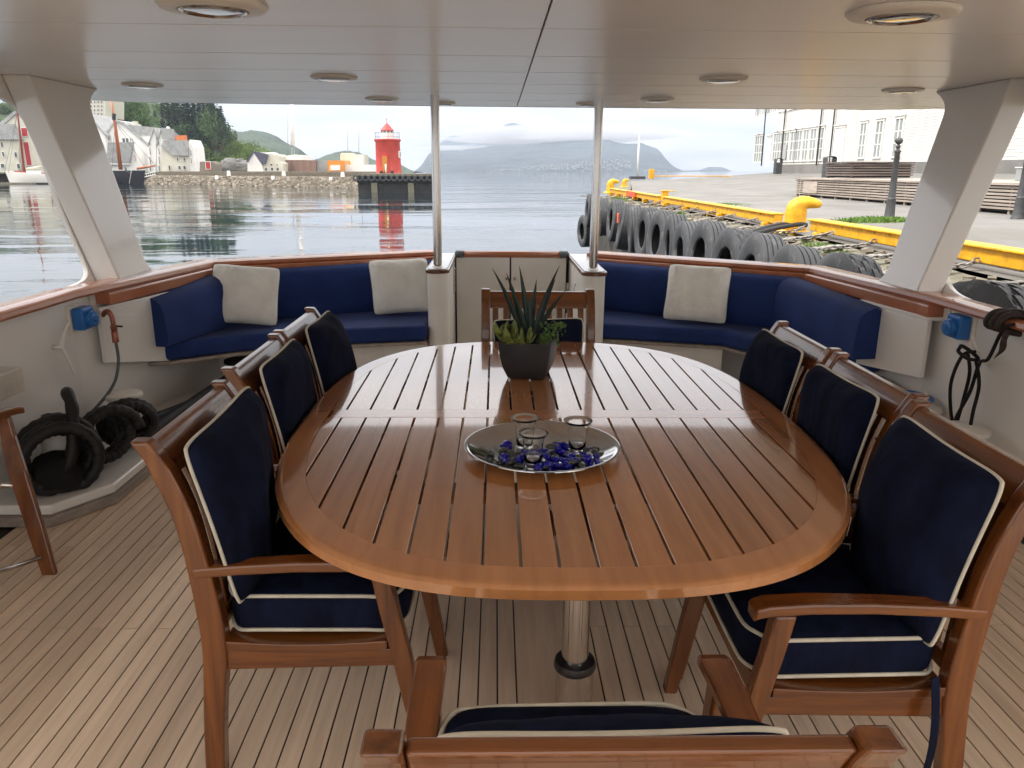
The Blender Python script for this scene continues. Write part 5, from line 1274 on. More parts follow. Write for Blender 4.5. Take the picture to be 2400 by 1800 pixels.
def wallseg(o0, o1, z0, z1, mt, nm):
    mb = MB(); A = bws(o0, z0); B = bws(o1, z0)
    for a_, b__, c_, d_ in zip(A, A[1:], B, B[1:]):
        mb.hexa([a_, b__, d_, c_, a_+Vector((0, 0, z1-z0)), b__+Vector((0, 0, z1-z0)), d_+Vector((0, 0, z1-z0)), c_+Vector((0, 0, z1-z0))])
    mb.build(nm, mt, t)
wallseg(2.9, 5.4, -.3, .28, 'stone_wall', 'ledge'); wallseg(5.5, 7.5, .2, 1.42, 'stone_wall', 'parapet')
mb = MB(); rows_ = 4
for i in range(4):
    a_ = bw[i]; b__ = bw[i+1]; L_ = (b__-a_).length; n = int(L_/1.1)
    for r_ in range(rows_):
        for k in range(n):
            q = (k+.5*(r_ % 2))/n; p = a_.lerp(b__, min(1, q)); z = .30+.28*r_
            mb.box(p.x+1.9-.48, p.x+1.9+.48, p.y+5.36-.1*rr.random(), p.y+5.49, z+.02, z+.26)
mb.build('stone_courses', 'stone_a', t, kind='stuff')
for x_, y0_, y1_, up in ((536, 400, 412, 1), (665, 401, 412, 1), (803, 403, 415, 1), (508, 411, 420, 0), (640, 412, 421, 0), (776, 415, 425, 0)):
    # find the breakwater position on that bearing
    best = None
    for a_, b__ in zip(bw, bw[1:]):
        for k in range(21):
            p = a_.lerp(b__, k/20); pr_ = (p.x/p.y)-(math.tan(math.atan((x_-1200)/F)/1.0)*0 + at(x_, 410, Y=100).x/100)
            if best is None or abs(pr_) < best[0]: best = (abs(pr_), p)
    p = best[1]; oy = 5.2 if up else 2.6; c = at(x_, (y0_+y1_)/2, Y=p.y+oy); zt = at(x_, y0_, Y=p.y+oy).z; zb = at(x_, y1_, Y=p.y+oy).z
    mb = MB(); mb.hexa([(c.x-.42, c.y-.4, zb), (c.x+.42, c.y-.4, zb), (c.x+.42, c.y+.4, zb), (c.x-.42, c.y+.4, zb), (c.x-.32, c.y-.3, zt), (c.x+.32, c.y-.3, zt), (c.x+.32, c.y+.3, zt), (c.x-.32, c.y+.3, zt)])
    mb.build('marker_block', 'house_white', label='white painted block on the %s of the breakwater' % ('parapet' if up else 'lower ledge'), cat='block', group='white blocks on the breakwater '+('parapet' if up else 'ledge'))

# =================================================================== FAR SHORE HOUSES (pixel measurements turned into solids at their distance)
def solid(t, name, pts, Y, depth, mt, skew=0):
    P = [at(x, y, Y=Y) for x, y in pts]; mb = MB(); mb.prism(P, (skew*depth, depth, 0)); return mb.build(name, mt, t)
def wins(t, Y, rects, mt='glass_dark', name='window'):
    for x0, y0, x1, y1 in rects:
        a_ = at(x0, y0, Y=Y); b__ = at(x1, y1, Y=Y)
        f = MB(); k = .14; xa, xb, za, zb = min(a_.x, b__.x), max(a_.x, b__.x), min(a_.z, b__.z), max(a_.z, b__.z)
        f.box(xa-k, xb+k, Y-.10, Y-.002, za-k, zb+k); o = f.build(name, 'house_white', t)
        g_ = MB(); g_.box(xa, xb, Y-.14, Y-.101, za, zb); g_.build('pane' if name == 'window' else 'leaf', mt, o)
def house(name, lb, Y, cat='house'):
    p = Y; return thing(name, lb, cat, (at(200, 400, Y=Y).x*0, Y, 0)) if 0 else None
def mk(lb, x, Y, cat='house', name='warehouse_house'):
    p = at(x, 401, Y=Y); return thing(name, lb, cat, (p.x, p.y, max(p.z, -.5)))
B_ = 403.5
# A: big cream warehouse
Y = 236
t = mk('big cream boathouse with tall red doors behind the white sailing yacht', 60, Y)
solid(t, 'wall', [(-160, B_), (108, B_), (122, 330), (46, 252), (-30, 318), (-160, 318)], Y, 22, 'house_cream')
solid(t, 'roof', [(46, 249), (50, 254), (-26, 322), (-160, 322), (-160, 314), (-32, 314)], Y-.5, 23, 'roof_grey')
solid(t, 'roof', [(46, 249), (42, 254), (122, 336), (126, 332)], Y-.5, 23, 'roof_grey')
solid(t, 'lean_to', [(-160, 327), (44, 327), (24, 290), (-160, 290)], Y-2.5, 2.4, 'roof_grey')
solid(t, 'lean_to_wall', [(-160, B_), (44, B_), (44, 327.5), (-160, 327.5)], Y-1.8, 1.7, 'house_cream')
wins(t, Y-.1, [(50, 300, 66, 319), (55, 333, 75, 387)], 'red_door', 'door')
wins(t, Y-1.85, [(2, 333, 8, 344), (5, 356, 11, 367), (34, 357, 41, 368), (2, 384, 11, 393), (40, 384, 48, 395)])
# white gable left of C
Y = 244
t = mk('white gabled house half hidden by the port side frame', 225, Y)
solid(t, 'wall', [(165, B_), (246, B_), (246, 317), (206, 270), (165, 317)], Y, 16, 'house_white')
solid(t, 'roof', [(206, 266), (250, 317), (248, 321), (206, 272), (163, 321), (161, 317)], Y-.4, 17, 'roof_grey')
wins(t, Y-.1, [(238, 334, 244, 350), (226, 334, 231, 350)])
# C: big white gable
Y = 246
t = mk('large white gabled house with a grey main roof behind the black ship', 300, Y)
solid(t, 'wall', [(246, B_), (348, B_), (348, 341), (288, 289), (270, 284), (246, 316)], Y, 10, 'house_white')
solid(t, 'roof', [(270, 281), (289, 286), (350, 340), (349, 345), (287, 291), (270, 286), (247, 318), (244, 315)], Y-.4, 11, 'roof_grey')
solid(t, 'rear_roof', [(288, 291), (358, 298), (355, 317), (318, 316)], Y+.2, 8, 'roof_grey')
solid(t, 'rear_wall', [(318, 316), (355, 317), (355, B_), (318, B_)], Y+.5, 8, 'house_white')
solid(t, 'chimney', [(310, 302), (318, 302), (317, 284), (309, 284)], Y+3, 2, 'house_cream')
wins(t, Y-.1, [(254.5, 322, 257, 328), (259, 321, 261, 331), (287, 324, 294, 334), (295, 324, 302, 335), (305, 324, 307.5, 332), (309, 324, 311.5, 332), (321, 344, 324, 353)])
# low building in front of C
Y = 240
t = mk('low white boathouse with a wide grey roof and a red door', 290, Y, name='boathouse')
solid(t, 'wall', [(250, B_), (332, B_), (313, 338), (306, 378), (250, 380)], Y, 5, 'house_white')
solid(t, 'roof', [(252, 334), (312, 333), (303, 381), (250, 379)], Y-1, .9, 'roof_grey')
solid(t, 'wall', [(252, 386), (303, 386), (303, 381.2), (252, 381.2)], Y-.8, .7, 'house_white')
wins(t, Y-.1, [(315.5, 363, 318.5, 377)], 'red_door', 'door')
# D: two narrow facades
for x0, lb in ((346, 'narrow white waterfront house with a column of dark hatches, left of its twin'), (367, 'narrow white waterfront house with a column of dark hatches, right of its twin')):
    Y = 243
    t = mk(lb, x0+8, Y)
    w_ = 20 if x0 == 346 else 13
    solid(t, 'wall', [(x0, B_), (x0+w_-.5, B_), (x0+w_-.5, 322), (x0+w_/2+4, 302), (x0, 340)], Y, 9, 'house_white')
    solid(t, 'roof', [(x0-1, 340), (x0+w_/2+4, 299), (x0+w_, 322), (x0+w_, 326), (x0+w_/2+4, 304), (x0, 344)], Y-.4, 9.6, 'roof_grey')
    wins(t, Y-.1, [(x0+4, 332, x0+7, 340), (x0+4.5, 347, x0+8, 363), (x0+5, 367, x0+8.5, 384), (x0+5, 388, x0+8.5, 400)])
# E: cream house with broad grey roof
Y = 240
t = mk('cream waterfront house with a broad grey roof at the root of the breakwater', 415, Y)
solid(t, 'wall', [(379, B_), (446, B_), (443, 364), (405, 364), (379, 344)], Y, 9, 'house_cream')
solid(t, 'roof', [(383, 328), (440, 329), (441, 364.5), (405, 364.5), (377, 343)], Y-.8, .7, 'roof_grey')
solid(t, 'gable_wall', [(443.2, B_), (459, B_), (452, 345), (444, 327)], Y+.2, 9, 'house_white')
wins(t, Y-.1, [(414.5, 370, 418.5, 376.5), (430, 370, 434.5, 376.5), (418, 389, 424, 397), (430, 389, 436, 397), (395, 388, 400, 399)]); wins(t, Y+.1, [(446.5, 352, 449, 364), (447.5, 371, 450, 383)])
# F: orange roofed house
Y = 262
t = mk('white gabled house with an orange roof beside it on the wooded slope', 400, Y)
solid(t, 'wall', [(374, 345), (411, 345), (411, 330), (381, 306), (374, 318)], Y, 9, 'house_white')
solid(t, 'roof', [(381, 303.5), (413, 330), (411, 332), (381, 307)], Y-.4, 9, 'roof_dark')
solid(t, 'side_wall', [(411, 345), (438, 345), (438, 330), (411, 330)], Y+1, 8, 'house_white'); solid(t, 'orange_roof', [(402, 318), (436, 317), (438, 331), (416, 331)], Y+.2, .7, 'roof_orange')
t = mk('pale turret with a domed white cap rising behind the houses', 394, 266, 'turret', 'turret')
solid(t, 'shaft', [(390.5, 330), (398, 330), (397.5, 302), (391, 302)], 266, 1.2, 'house_cream'); mb = MB(); c = at(394.2, 302, Y=266.6); mb.lathe([(.62, 0), (.6, .3), (.35, .62), (.001, .72)], 14, c); mb.build('cap', 'house_white', t, smooth=True)
# apartment block on the hill
Y = 285
t = mk('pale apartment block with rows of windows high on the wooded hill', 225, Y, 'apartment block', 'apartment_block')
solid(t, 'wall', [(150, 275), (247, 275), (247, 222), (150, 222)], Y, 14, 'house_cream')
wins(t, Y-.1, [(x, y, x+4.2, y+4.5) for y in (228, 237, 246.5, 256, 265) for x in (204, 212, 220, 228, 236.5)])
# shed with red door
Y = 225
t = mk('low grey shed with a red door on the root of the breakwater', 487, Y, 'shed', 'shed')
solid(t, 'wall', [(468, B_), (506, B_), (505, 386), (502, 380), (490, 378), (468, 379)], Y, 5, 'stone_a'); wins(t, Y-.1, [(482, 379.5, 494, 396)], 'red_door', 'door')
# G: white gable with dark roof
Y = 228
t = mk('white gabled house with a dark blue roof and a cream dormer front by the breakwater', 620, Y)
solid(t, 'wall', [(580, B_), (618, B_), (612, 384), (593, 357), (580, 379)], Y, 9, 'house_white')
solid(t, 'roof', [(593, 354.5), (608, 357), (628, 362), (622, 384), (613, 384)], Y+.2, .8, 'roof_dark'); solid(t, 'roof', [(593, 354.5), (595, 357), (580, 381), (577, 378)], Y-.3, 9, 'roof_dark')
solid(t, 'dormer_wall', [(609, B_), (663, B_), (663, 383), (656, 379), (655, 366), (650, 361.5), (624, 362), (614, 371)], Y+1.1, 8, 'house_cream'); solid(t, 'rear_roof', [(607, 357), (634, 357), (642, 361.3), (614, 361.3)], Y+2, 6, 'house_white')
wins(t, Y+1, [(633.5, 384, 639, 388), (648, 384, 651, 388), (621, 393, 627, 400), (635, 393, 641, 400), (648, 393, 654, 400)])
# industrial row
def blk(lb, x0, x1, y0, Y, mt, dp=12, nm='industrial_building', roof=None, extra=None):
    t = mk(lb, (x0+x1)/2, Y, 'building', nm); solid(t, 'wall', [(x0, B_), (x1, B_), (x1, y0), (x0, y0)], Y, dp, mt)
    if roof: solid(t, 'roof', roof, Y+.3, dp-.6, 'house_white')
    if extra: extra(t)
    return t
blk('brown corrugated warehouse with a curved white roof beyond the breakwater', 662, 741, 375.5, 235, 'brown_wall', roof=[(662, 375), (712, 375), (711, 364), (690, 362), (664, 366)])
blk('plain pale grey storage building beside the brown warehouse', 741.5, 769, 375.5, 236, 'glass_pale')
blk('orange storage building with a white front beyond the breakwater', 768, 803, 376, 234, 'orange_wall', extra=lambda t: (solid(t, 'front', [(774, 399), (797, 399), (797, 387), (774, 387)], 233.8, .19, 'house_white')))
blk('tall windowless pale block with two antennas beyond the breakwater', 797.5, 849, 362, 246, 'house_cream', extra=lambda t: solid(t, 'roof_box', [(797, 361.9), (825, 361.9), (825, 358.5), (800, 358.5)], 246.5, 6, 'house_cream'))
blk('long low white hall left of the lighthouse', 803.5, 905, 386, 238, 'house_white')
for x, y0_, lb in ((815, 288, 'thin antenna mast left of its twin on the pale block'), (841, 294, 'thin antenna mast right of its twin on the pale block'), (674.5, 259, 'thin pole left of the tall white mast')):
    a_ = at(x, 362, Y=249); b__ = at(x, y0_, Y=249); mb = MB(); mb.tube([a_, b__], [.12, .05], 6); mb.build('antenna', 'glass_pale', smooth=True, label=lb, cat='antenna')
t = thing('tall_mast', 'tall white mast with two slim legs rising behind the brown warehouse', 'mast', at(688, 385, Y=250))
mb = MB(); mb.tube([at(686, 341, Y=250), at(684, 235, Y=250)], [.62, .55], 12); mb.build('shaft', 'house_white', t, smooth=True)
for x0_, x1_ in ((684, 685), (691.5, 689)):
    mb = MB(); mb.tube([at(x0_, 392, Y=250), at(x1_, 341, Y=250)], .14, 6); mb.build('leg', 'roof_grey', t, smooth=True)
# shore ground behind the breakwater and under the houses
mb = MB(); rr = random.Random(6)
mb.prism([(-330, 246, ZW-.5), (-95, 246, ZW-.5), (-70, 225, ZW-.5), (-30, 190, ZW-.5), (-22, 160, ZW-.5), (-34, 250, ZW-.5), (-60, 420, ZW-.5), (-330, 420, ZW-.5)], (0, 0, 3.3)); mb.build('shore', 'stone_wall', kind='structure', label='low stony shore under the old harbour houses')

# =================================================================== SHIPS
def hull(t, xa, xb, Y, wl, deck_a, deck_b, mt, beam=3.2, nm='hull', bowsgn=1):
    a_ = at(xa, wl, Y=Y); b__ = at(xb, wl, Y=Y); za = at(xa, deck_a, Y=Y).z; zb = at(xb, deck_b, Y=Y).z; n = 16; secs = []
    for i in range(n+1):
        q = i/n; x = a_.x+(b__.x-a_.x)*q; e_ = q if bowsgn > 0 else 1-q
        w_ = beam*(1-max(0, (e_-.55)/.45)**2.2)*.98+.06; w_ *= (1 if e_ > .08 else .75)
        z1 = za+(zb-za)*q - .25*math.sin(q*math.pi); ov = .9*max(0, e_-.8)*5*bowsgn
        secs.append([Vector((x, Y+beam-w_*.75, ZW-.2)), Vector((x+ov*.5, Y+beam-w_, (ZW+z1)/2)), Vector((x+ov, Y+beam-w_, z1)), Vector((x+ov, Y+beam+w_, z1)), Vector((x+ov*.5, Y+beam+w_, (ZW+z1)/2)), Vector((x, Y+beam+w_*.75, ZW-.2))])
    mb = MB(); mb.loft(secs); return mb.build(nm, mt, t, auto=50)
Y = 226
t = thing('sailing_yacht', 'white wooden sailing yacht with a red mast moored before the cream boathouse', 'sailing boat', at(70, 429, Y=Y))
hull(t, 14, 150, Y, 429, 401, 408, 'ship_white', 2.0, bowsgn=-1)
mb = MB(); mb.box(at(14, 428, Y=Y-.1).x, at(150, 428, Y=Y).x, Y-.08, Y+4, ZW-.1, ZW+.35); mb.build('waterline_stripe', 'ship_black', t)
solid(t, 'cabin', [(60, 408), (96, 409), (95, 401), (62, 400)], Y+1.2, 1.6, 'ship_white'); solid(t, 'deck_canvas', [(30, 405), (60, 407), (58, 402), (34, 400)], Y+1.4, 1.2, 'ship_red'); solid(t, 'deck_canvas', [(96, 409), (125, 411), (122, 403), (98, 405)], Y+1.4, 1.2, 'ship_red')
mb = MB(); mb.tube([at(57, 402, Y=Y+2), at(41, 262, Y=Y+2), at(36, 225, Y=Y+2)], [.30, .20, .15], 8); mb.build('mast', 'ship_red', t, smooth=True)
mb = MB(); mb.tube([at(60, 397, Y=Y+2), at(108, 386, Y=Y+2)], .16, 8); mb.build('boom', 'mast_wood', t, smooth=True)
mb = MB(); mb.tube([at(62, 396, Y=Y+2), at(84, 393, Y=Y+2), at(106, 388, Y=Y+2)], [.3, .35, .2], 8); mb.build('furled_sail', 'house_cream', t, smooth=True)
mb = MB(); mb.tube([at(107, 372, Y=Y+2), at(112, 404, Y=Y+2)], .10, 6); mb.build('post', 'iron', t)
for x in (10, 20, 128):
    mb = MB(); mb.tube([at(41, 262, Y=Y+2), at(x, 405, Y=Y+1)], .035, 4); mb.build('stay', 'iron', t)
mb = MB(); mb.box(at(-60, 430, Y=Y-4).x, at(80, 430, Y=Y-4).x, Y-5, Y-3, ZW-.2, ZW+.45); mb.build('pontoon', 'coping', label='low floating pontoon in front of the white sailing yacht', cat='pontoon')
Y = 214
t = thing('black_ship', 'black hulled wooden ship with a tall varnished mast, only its bow in view', 'ship', at(300, 432, Y=Y))
hull(t, 150, 325, Y, 432, 396, 399, 'ship_black', 3.0, bowsgn=1)
mb = MB(); mb.tube([at(283, 398, Y=Y+3), at(271, 300, Y=Y+3), at(266, 272, Y=Y+3), at(260, 228, Y=Y+3)], [.55, .42, .30, .22], 10); mb.build('mast', 'mast_wood', t, smooth=True)
mb = MB(); mb.tube([at(267, 281, Y=Y+3), at(267.2, 266, Y=Y+3)], .5, 8); mb.build('masthead_band', 'ship_black', t)
mb = MB(); mb.tube([at(322, 395, Y=Y+2.5), at(365, 388, Y=Y+1)], [.35, .18], 8); mb.build('bowsprit', 'mast_wood', t, smooth=True)
for p in ((365, 388), (340, 393), (262, 402)):
    mb = MB(); mb.tube([at(270, 285, Y=Y+3), at(p[0], p[1], Y=Y+1.5)], .05, 4); mb.build('stay', 'iron', t)
mb = MB(); mb.tube([at(291, 387, Y=Y-.2), at(297, 402, Y=Y-.6), at(306, 408, Y=Y-.6)], [.35, .30, .1], 7); mb.build('anchor', 'iron', t, smooth=True)
mb = MB(); mb.tube([at(308, 398, Y=Y-.3), at(306, 412, Y=Y-.6), at(303, 430, Y=Y-.3)], .06, 5); mb.build('bow_line', 'ship_white', t)
t = thing('gangway', 'white railed gangway between the black ship and the breakwater', 'gangway', at(345, 412, Y=222))
for y0_, y1_ in ((418, 409), (411, 402)):
    mb = MB(); mb.tube([at(328, y0_, Y=222), at(365, y1_, Y=222)], .16 if y0_ == 418 else .10, 6); mb.build('rail', 'house_white', t)
for k in range(8):
    x = 329+4.8*k; mb = MB(); mb.tube([at(x, 418-1.15*k, Y=222), at(x, 411-1.15*k, Y=222)], .08, 5); mb.build('baluster', 'house_white', t)

# =================================================================== HILLS AND MOUNTAIN
def interp(P, x):
    for (xa, ya), (xb, yb) in zip(P, P[1:]):
        if xa <= x <= xb: return ya+(yb-ya)*(x-xa)/(xb-xa)
    return P[-1][1] if x > P[-1][0] else P[0][1]
def ridge(name, P, Yd, depth, mt, lb, n=220, rough=1.0, rows=16, base=401):
    x0, x1 = P[0][0], P[-1][0]; G = []
    amp = Yd/F*rough
    crest = []
    for i in range(n+1):
        x = x0+(x1-x0)*i/n; y = interp(P, x); p = at(x, y, Y=Yd); q = min(1, min(i, n-i)/6)
        crest_ = 0; p.z += amp*q*(noise.fractal(Vector((x*.045, Yd*.01, 0)), .9, 2.0, 5)*1.6); crest.append(p)
    for j in range(rows+1):
        k = j/rows; row = []
        for p in crest:
            y = Yd-depth*(1-k); prof = k**.8*(1-.12*math.sin(k*math.pi)); hh = (p.z-ZW)
            nz = noise.fractal(Vector((p.x*14/Yd, y*14/Yd, 3)), .9, 2.0, 5)*.13*hh*math.sin(k*math.pi)
            row.append(Vector((p.x*(.15+.85*y/Yd), y, ZW-.5+hh*prof+nz)))
        G.append(row)
    G.append([Vector((p.x, p.y+depth*.4, ZW-.5)) for p in crest])
    mb = MB(); mb.grid(G); return mb.build(name, mt, smooth=True, kind='structure', label=lb, origin=(crest[n//2].x, Yd, ZW))
ridge('hill', [(520, 330), (543, 314), (553, 307), (575, 307), (588, 304), (616, 307), (643, 316), (670, 333), (692, 343), (706, 352), (712, 361), (714, 401)], 1300, 500, 'hill_green', 'green wooded hill beyond the harbour left of the tall mast')
ridge('hill', [(730, 401), (735, 375), (768, 362), (795, 354), (820, 353), (841, 356), (865, 368), (882, 376), (910, 381), (938, 384), (953, 394), (963, 399), (975, 401)], 1500, 500, 'hill_green', 'low rounded hill behind the industrial buildings and the lighthouse')
MP = [(976, 400), (985, 391), (996, 374), (1006, 359), (1031, 353), (1078, 352), (1121, 347), (1170, 340), (1211, 341), (1251, 336), (1305, 332), (1346, 328), (1395, 326), (1428, 327), (1441, 332), (1468, 337), (1482, 337), (1501, 335), (1522, 341), (1539, 348), (1552, 360), (1563, 376), (1571, 387), (1583, 398), (1610, 400.3), (1640, 399)]
ridge('mountain', MP, 4600, 1500, 'mountain', 'broad blue mountain across the fjord', n=300, rows=22, rough=.7)
ridge('far_mountain', [(1000, 372), (1018, 350), (1032, 335), (1048, 321), (1064, 317.5), (1083, 319), (1102, 322), (1132, 322.5), (1154, 318), (1170, 303), (1186, 291), (1205, 287), (1240, 297), (1300, 318), (1380, 330), (1440, 345)], 6900, 1700, 'mountain', 'paler mountain summit half lost in low cloud behind the nearer ridge', n=200, rough=.5)
ridge('island', [(1622, 401), (1640, 399), (1655, 393), (1662, 391), (1690, 391), (1702, 395), (1714, 401)], 5200, 500, 'mountain', 'low island on the horizon left of the white warehouse', n=80, rough=.3)
# far town on the mountain foot
rr = random.Random(12); mb = MB()
cnt = 0
while cnt < 330:
    x = rr.uniform(1140, 1480); 
    lo, hi = 399, interp([(1140, 397), (1200, 395), (1260, 387), (1330, 382), (1400, 374), (1440, 370), (1472, 372), (1485, 396)], x)
    y = rr.uniform(hi, lo); 
    if rr.random()*1.0 > interp([(1140, .15), (1240, .3), (1270, .9), (1380, .9), (1470, .9)], x): continue
    cr_ = at(x, interp(MP, x), Y=4600).z-ZW; Yh = 3110
    for kk in range(60):
        k = kk/60; Yh = 3100+1500*k
        if (cr_*k**.8*(1-.12*math.sin(k*math.pi)))/Yh*1868 > (400.5-y): break
    p = at(x, y, Y=Yh-60); p.z += 3; s_ = rr.uniform(1.0, 2.4)
    mb.box(p.x-s_, p.x+s_, p.y-5, p.y+5, p.z-4, p.z-.6); cnt += 1
for x in (1105, 1150, 1175, 1218, 1365, 1515, 1560, 1545, 1600):
    p = at(x, 399.6, Y=3000); mb.box(p.x-6, p.x+6, p.y-5, p.y+5, p.z-2, p.z+1.0)
mb.build('far_town', 'town_white', kind='stuff', label='scatter of tiny white houses at the foot of the mountain', origin=(200, 3500, 20))
# low clouds round the summit: ellipsoids of vapour
for cxp, cyp, Yc, rx, ry, rz_ in ((1330, 322, 4500, 300, 120, 20), (1400, 314, 4560, 420, 130, 38), (1290, 312, 4800, 600, 150, 45), (1500, 316, 5000, 300, 150, 30), (1300, 316, 5100, 560, 150, 60), (1180, 327, 5050, 420, 150, 26), (1090, 347, 4980, 330, 140, 17), (1420, 311, 5300, 520, 150, 62), (1390, 322, 5000, 300, 150, 26), (1240, 333, 4990, 420, 120, 16)):
    c = at(cxp, cyp, Y=Yc); b = bmesh.new(); bmesh.ops.create_icosphere(b, subdivisions=4, radius=1); mb = MB()
    vs_ = [Vector((c.x+v.co.x*rx*(1+.28*noise.noise(v.co*1.9+Vector((cxp, 0, 0)))), c.y+v.co.y*ry, c.z+v.co.z*rz_*(1+.45*noise.noise(v.co*2.2+Vector((0, cxp, 0)))))) for v in b.verts]; fs_ = [tuple(v.index for v in f.verts) for f in b.faces]; b.free()
    mb.add(vs_, fs_); mb.build('low_cloud', 'cloud', kind='stuff', smooth=True)

# =================================================================== WOODED HILLSIDE (port side)
HP = [(-250, 300), (-100, 262), (0, 240), (120, 228), (260, 232), (360, 236), (430, 262), (470, 290), (500, 318), (545, 345), (600, 372), (650, 395), (680, 402)]
ridge('hillside', HP, 400, 125, 'forest_floor', 'wooded hillside behind the old harbour houses', n=120, rough=1.5)
def hillz(x, y):
    # terrain height under a world point: same law as the ridge
    k = max(0, min(1, (y-275)/125)); px_ = 1162+ (x/400)*F/math.cos(PITCH)*math.cos(PITCH)*1.0
    px_ = 1162+x/400*1868; p = at(px_, interp(HP, px_), Y=400); return ZW-.5+(p.z-ZW)*(k**.8*(1-.12*math.sin(k*math.pi)))
def crown_mesh(seed, conifer=False):
    r_ = random.Random(seed); mb = MB()
    def card(c, s_):
        n_ = Vector((r_.uniform(-1, 1), r_.uniform(-1, 1), r_.uniform(-.3, 1))).normalized(); u = n_.orthogonal().normalized(); u = Matrix.Rotation(r_.uniform(0, 6), 3, n_) @ u; v = n_.cross(u)
        mb.add([c-u*s_, c-v*s_*.6, c+u*s_, c+v*s_*.7], [(0, 1, 2, 3)])
    if conifer:
        lev = 17
        for L_ in range(lev):
            q = L_/lev; z = .12+.88*q; rad = .21*(1-q)**.85+.012; nb_ = int(10-5*q)
            for k in range(nb_):
                a_ = 2*math.pi*(k+r_.random()*.7)/nb_; ln = rad*r_.uniform(.6, 1.15)
                for m_ in range(9):
                    f = (m_+.6)/9; c = Vector((math.cos(a_)*ln*f, math.sin(a_)*ln*f, z-.05*f*(1-q*.5)+r_.uniform(-.012, .012))); card(c+Vector((r_.uniform(-1, 1), r_.uniform(-1, 1), 0))*.012, .020*(1.15-f*.5))
    else:
        lobes = [Vector((0, 0, .62))]+[Vector((r_.uniform(-.24, .24), r_.uniform(-.24, .24), r_.uniform(.38, .84))) for _ in range(9)]
        for l in lobes:
            R_ = r_.uniform(.13, .22)
            for k in range(120):
                d = Vector((r_.gauss(0, 1), r_.gauss(0, 1), r_.gauss(0, 1))).normalized(); card(l+d*R_*r_.uniform(.72, 1.05), .022)
    return mb
TP = []
def treeproto(seed, kind):
    t = thing('tree' if kind != 'c' else 'spruce_tree', 'x', 'tree', (0, 0, 0))
    mb = crown_mesh(seed, kind == 'c'); mb.build('crown', {'c': 'needles', 'd': 'leaves', 'l': 'leaves_light'}[kind], t)
    mb = MB(); mb.tube([(0, 0, -.05), (0.01, 0, .3), (0, .01, .75 if kind != 'c' else .97)], [.025, .018, .004], 6)
    if kind != 'c':
        for a_ in (0, 2.1, 4.2): mb.tube([(0, 0, .3), (math.cos(a_)*.15, math.sin(a_)*.15, .55)], [.012, .004], 5)
    mb.build('trunk', 'bark', t); return t
prot = {'d': [treeproto(s, 'd') for s in (1, 2, 3)], 'l': [treeproto(s, 'l') for s in (4, 5)], 'c': [treeproto(s, 'c') for s in (6, 7, 8)]}
usedp = set()
LBT = {'d': ('leafy dark green tree in the wood behind the harbour houses', 'broadleaf trees on the wooded hillside'), 'l': ('light green leafy tree on the lower edge of the wooded hillside', 'light green trees on the hillside'), 'c': ('dark spruce tree standing on the wooded hillside', 'spruce trees on the hillside')}
def plant(kind, x, y, z, h):
    p = rr.choice(prot[kind]); lb, gp_ = LBT[kind]; wsc = h*rr.uniform(.85, 1.15)*(1.0 if kind == 'c' else 1.0)
    if p.name not in usedp: usedp.add(p.name); o = p; o.location = (x, y, z)
    else: o = dup(p, (x, y, z))
    o['label'] = lb; o['group'] = gp_; o.scale = (wsc*(1.25 if kind == 'c' else 1), wsc*(1.25 if kind == 'c' else 1), h); o.rotation_euler = (0, 0, rr.uniform(0, 6.28))
rr = random.Random(44)
tr_n = 0
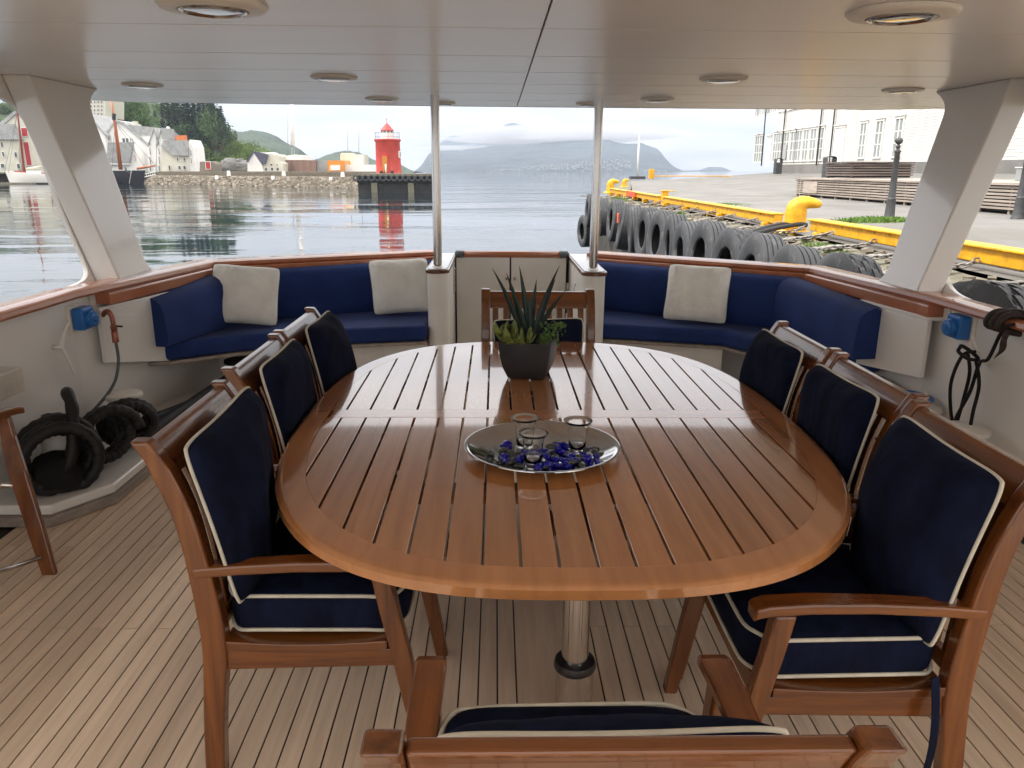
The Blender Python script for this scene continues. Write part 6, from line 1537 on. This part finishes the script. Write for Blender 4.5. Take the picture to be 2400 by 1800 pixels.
# by photo bearing: column x, crown top y, distance
def topy(x):  # canopy outline in the photo
    return interp([(-60, 225), (0, 222), (60, 226), (200, 215), (330, 214), (420, 218), (445, 212), (480, 222), (505, 236), (520, 262), (532, 290), (548, 318), (575, 326), (600, 335), (625, 345), (640, 356), (660, 372)], x)
for k in range(240):
    x = rr.uniform(-120, 640)
    base_top = topy(x); yy = base_top+rr.random()**1.0*(385-base_top)*.92+2
    if x > 560 and yy < 330: yy += 20
    Yt = 395-(yy-base_top)/(395-base_top+1)*118+rr.uniform(-6, 6)
    if 360 < x < 540 and yy < 330: kind = 'c' if rr.random() < .75 else 'd'
    elif x > 500: kind = 'l' if rr.random() < .65 else 'd'
    elif x < 60: kind = 'l' if rr.random() < .6 else 'd'
    else: kind = 'd' if rr.random() < .78 else ('l' if rr.random() < .7 else 'c')
    h = {'c': rr.uniform(14, 20), 'd': rr.uniform(9, 15), 'l': rr.uniform(7, 11)}[kind]
    pt = at(x, yy, Y=Yt); plant(kind, pt.x, Yt, pt.z-h, h); tr_n += 1
for k in range(34):
    x = rr.uniform(488, 622); yt = topy(x)+rr.uniform(0, 14)+(0 if k % 3 else 20); h = rr.uniform(12, 16) if x < 530 else rr.uniform(7, 11); Yt = 345-k*1.5; pt = at(x, yt, Y=Yt); plant(('l' if k % 4 else 'd') if x > 530 else ('c' if k % 3 else 'd'), pt.x, Yt, pt.z-h, h)
for k in range(16):
    x = rr.uniform(250, 345); yt = rr.uniform(212, 262); h = rr.uniform(10, 15); pt = at(x, yt, Y=330); plant('d' if k % 5 else 'l', pt.x, 330, pt.z-h, h)
for x, yt, h in ((446, 205, 22), (462, 214, 20), (452, 228, 17), (475, 218, 19), (488, 232, 17), (496, 226, 17), (507, 250, 16), (516, 244, 17), (517, 268, 13), (436, 216, 18), (425, 215, 20), (402, 212, 20), (388, 214, 19)):
    pt = at(x, yt, Y=352); plant('c', pt.x, 352, pt.z-h, h)
# rock cut behind the shed
mb = MB(); b = bmesh.new(); bmesh.ops.create_icosphere(b, subdivisions=4, radius=1); c = at(552, 392, Y=262)
vs_ = []
for v in b.verts:
    n_ = .55*noise.fractal(v.co*2.6, .7, 2.2, 6)+.30*noise.cell(v.co*5); vs_.append(Vector((c.x+v.co.x*6.0*(1+.2*n_), c.y+v.co.y*6, c.z-.6+v.co.z*3.2*(1+.35*n_))))
fs_ = [tuple(v.index for v in f.verts) for f in b.faces]; b.free(); mb.add(vs_, fs_); mb.build('rock', 'rock', label='bare grey rock face between the trees and the white gabled house', cat='rock')

# ------------------------------------------------------------------ render settings
sc.render.engine = 'CYCLES'
sc.cycles.max_bounces = 12; sc.cycles.volume_bounces = 0; sc.cycles.transparent_max_bounces = 8
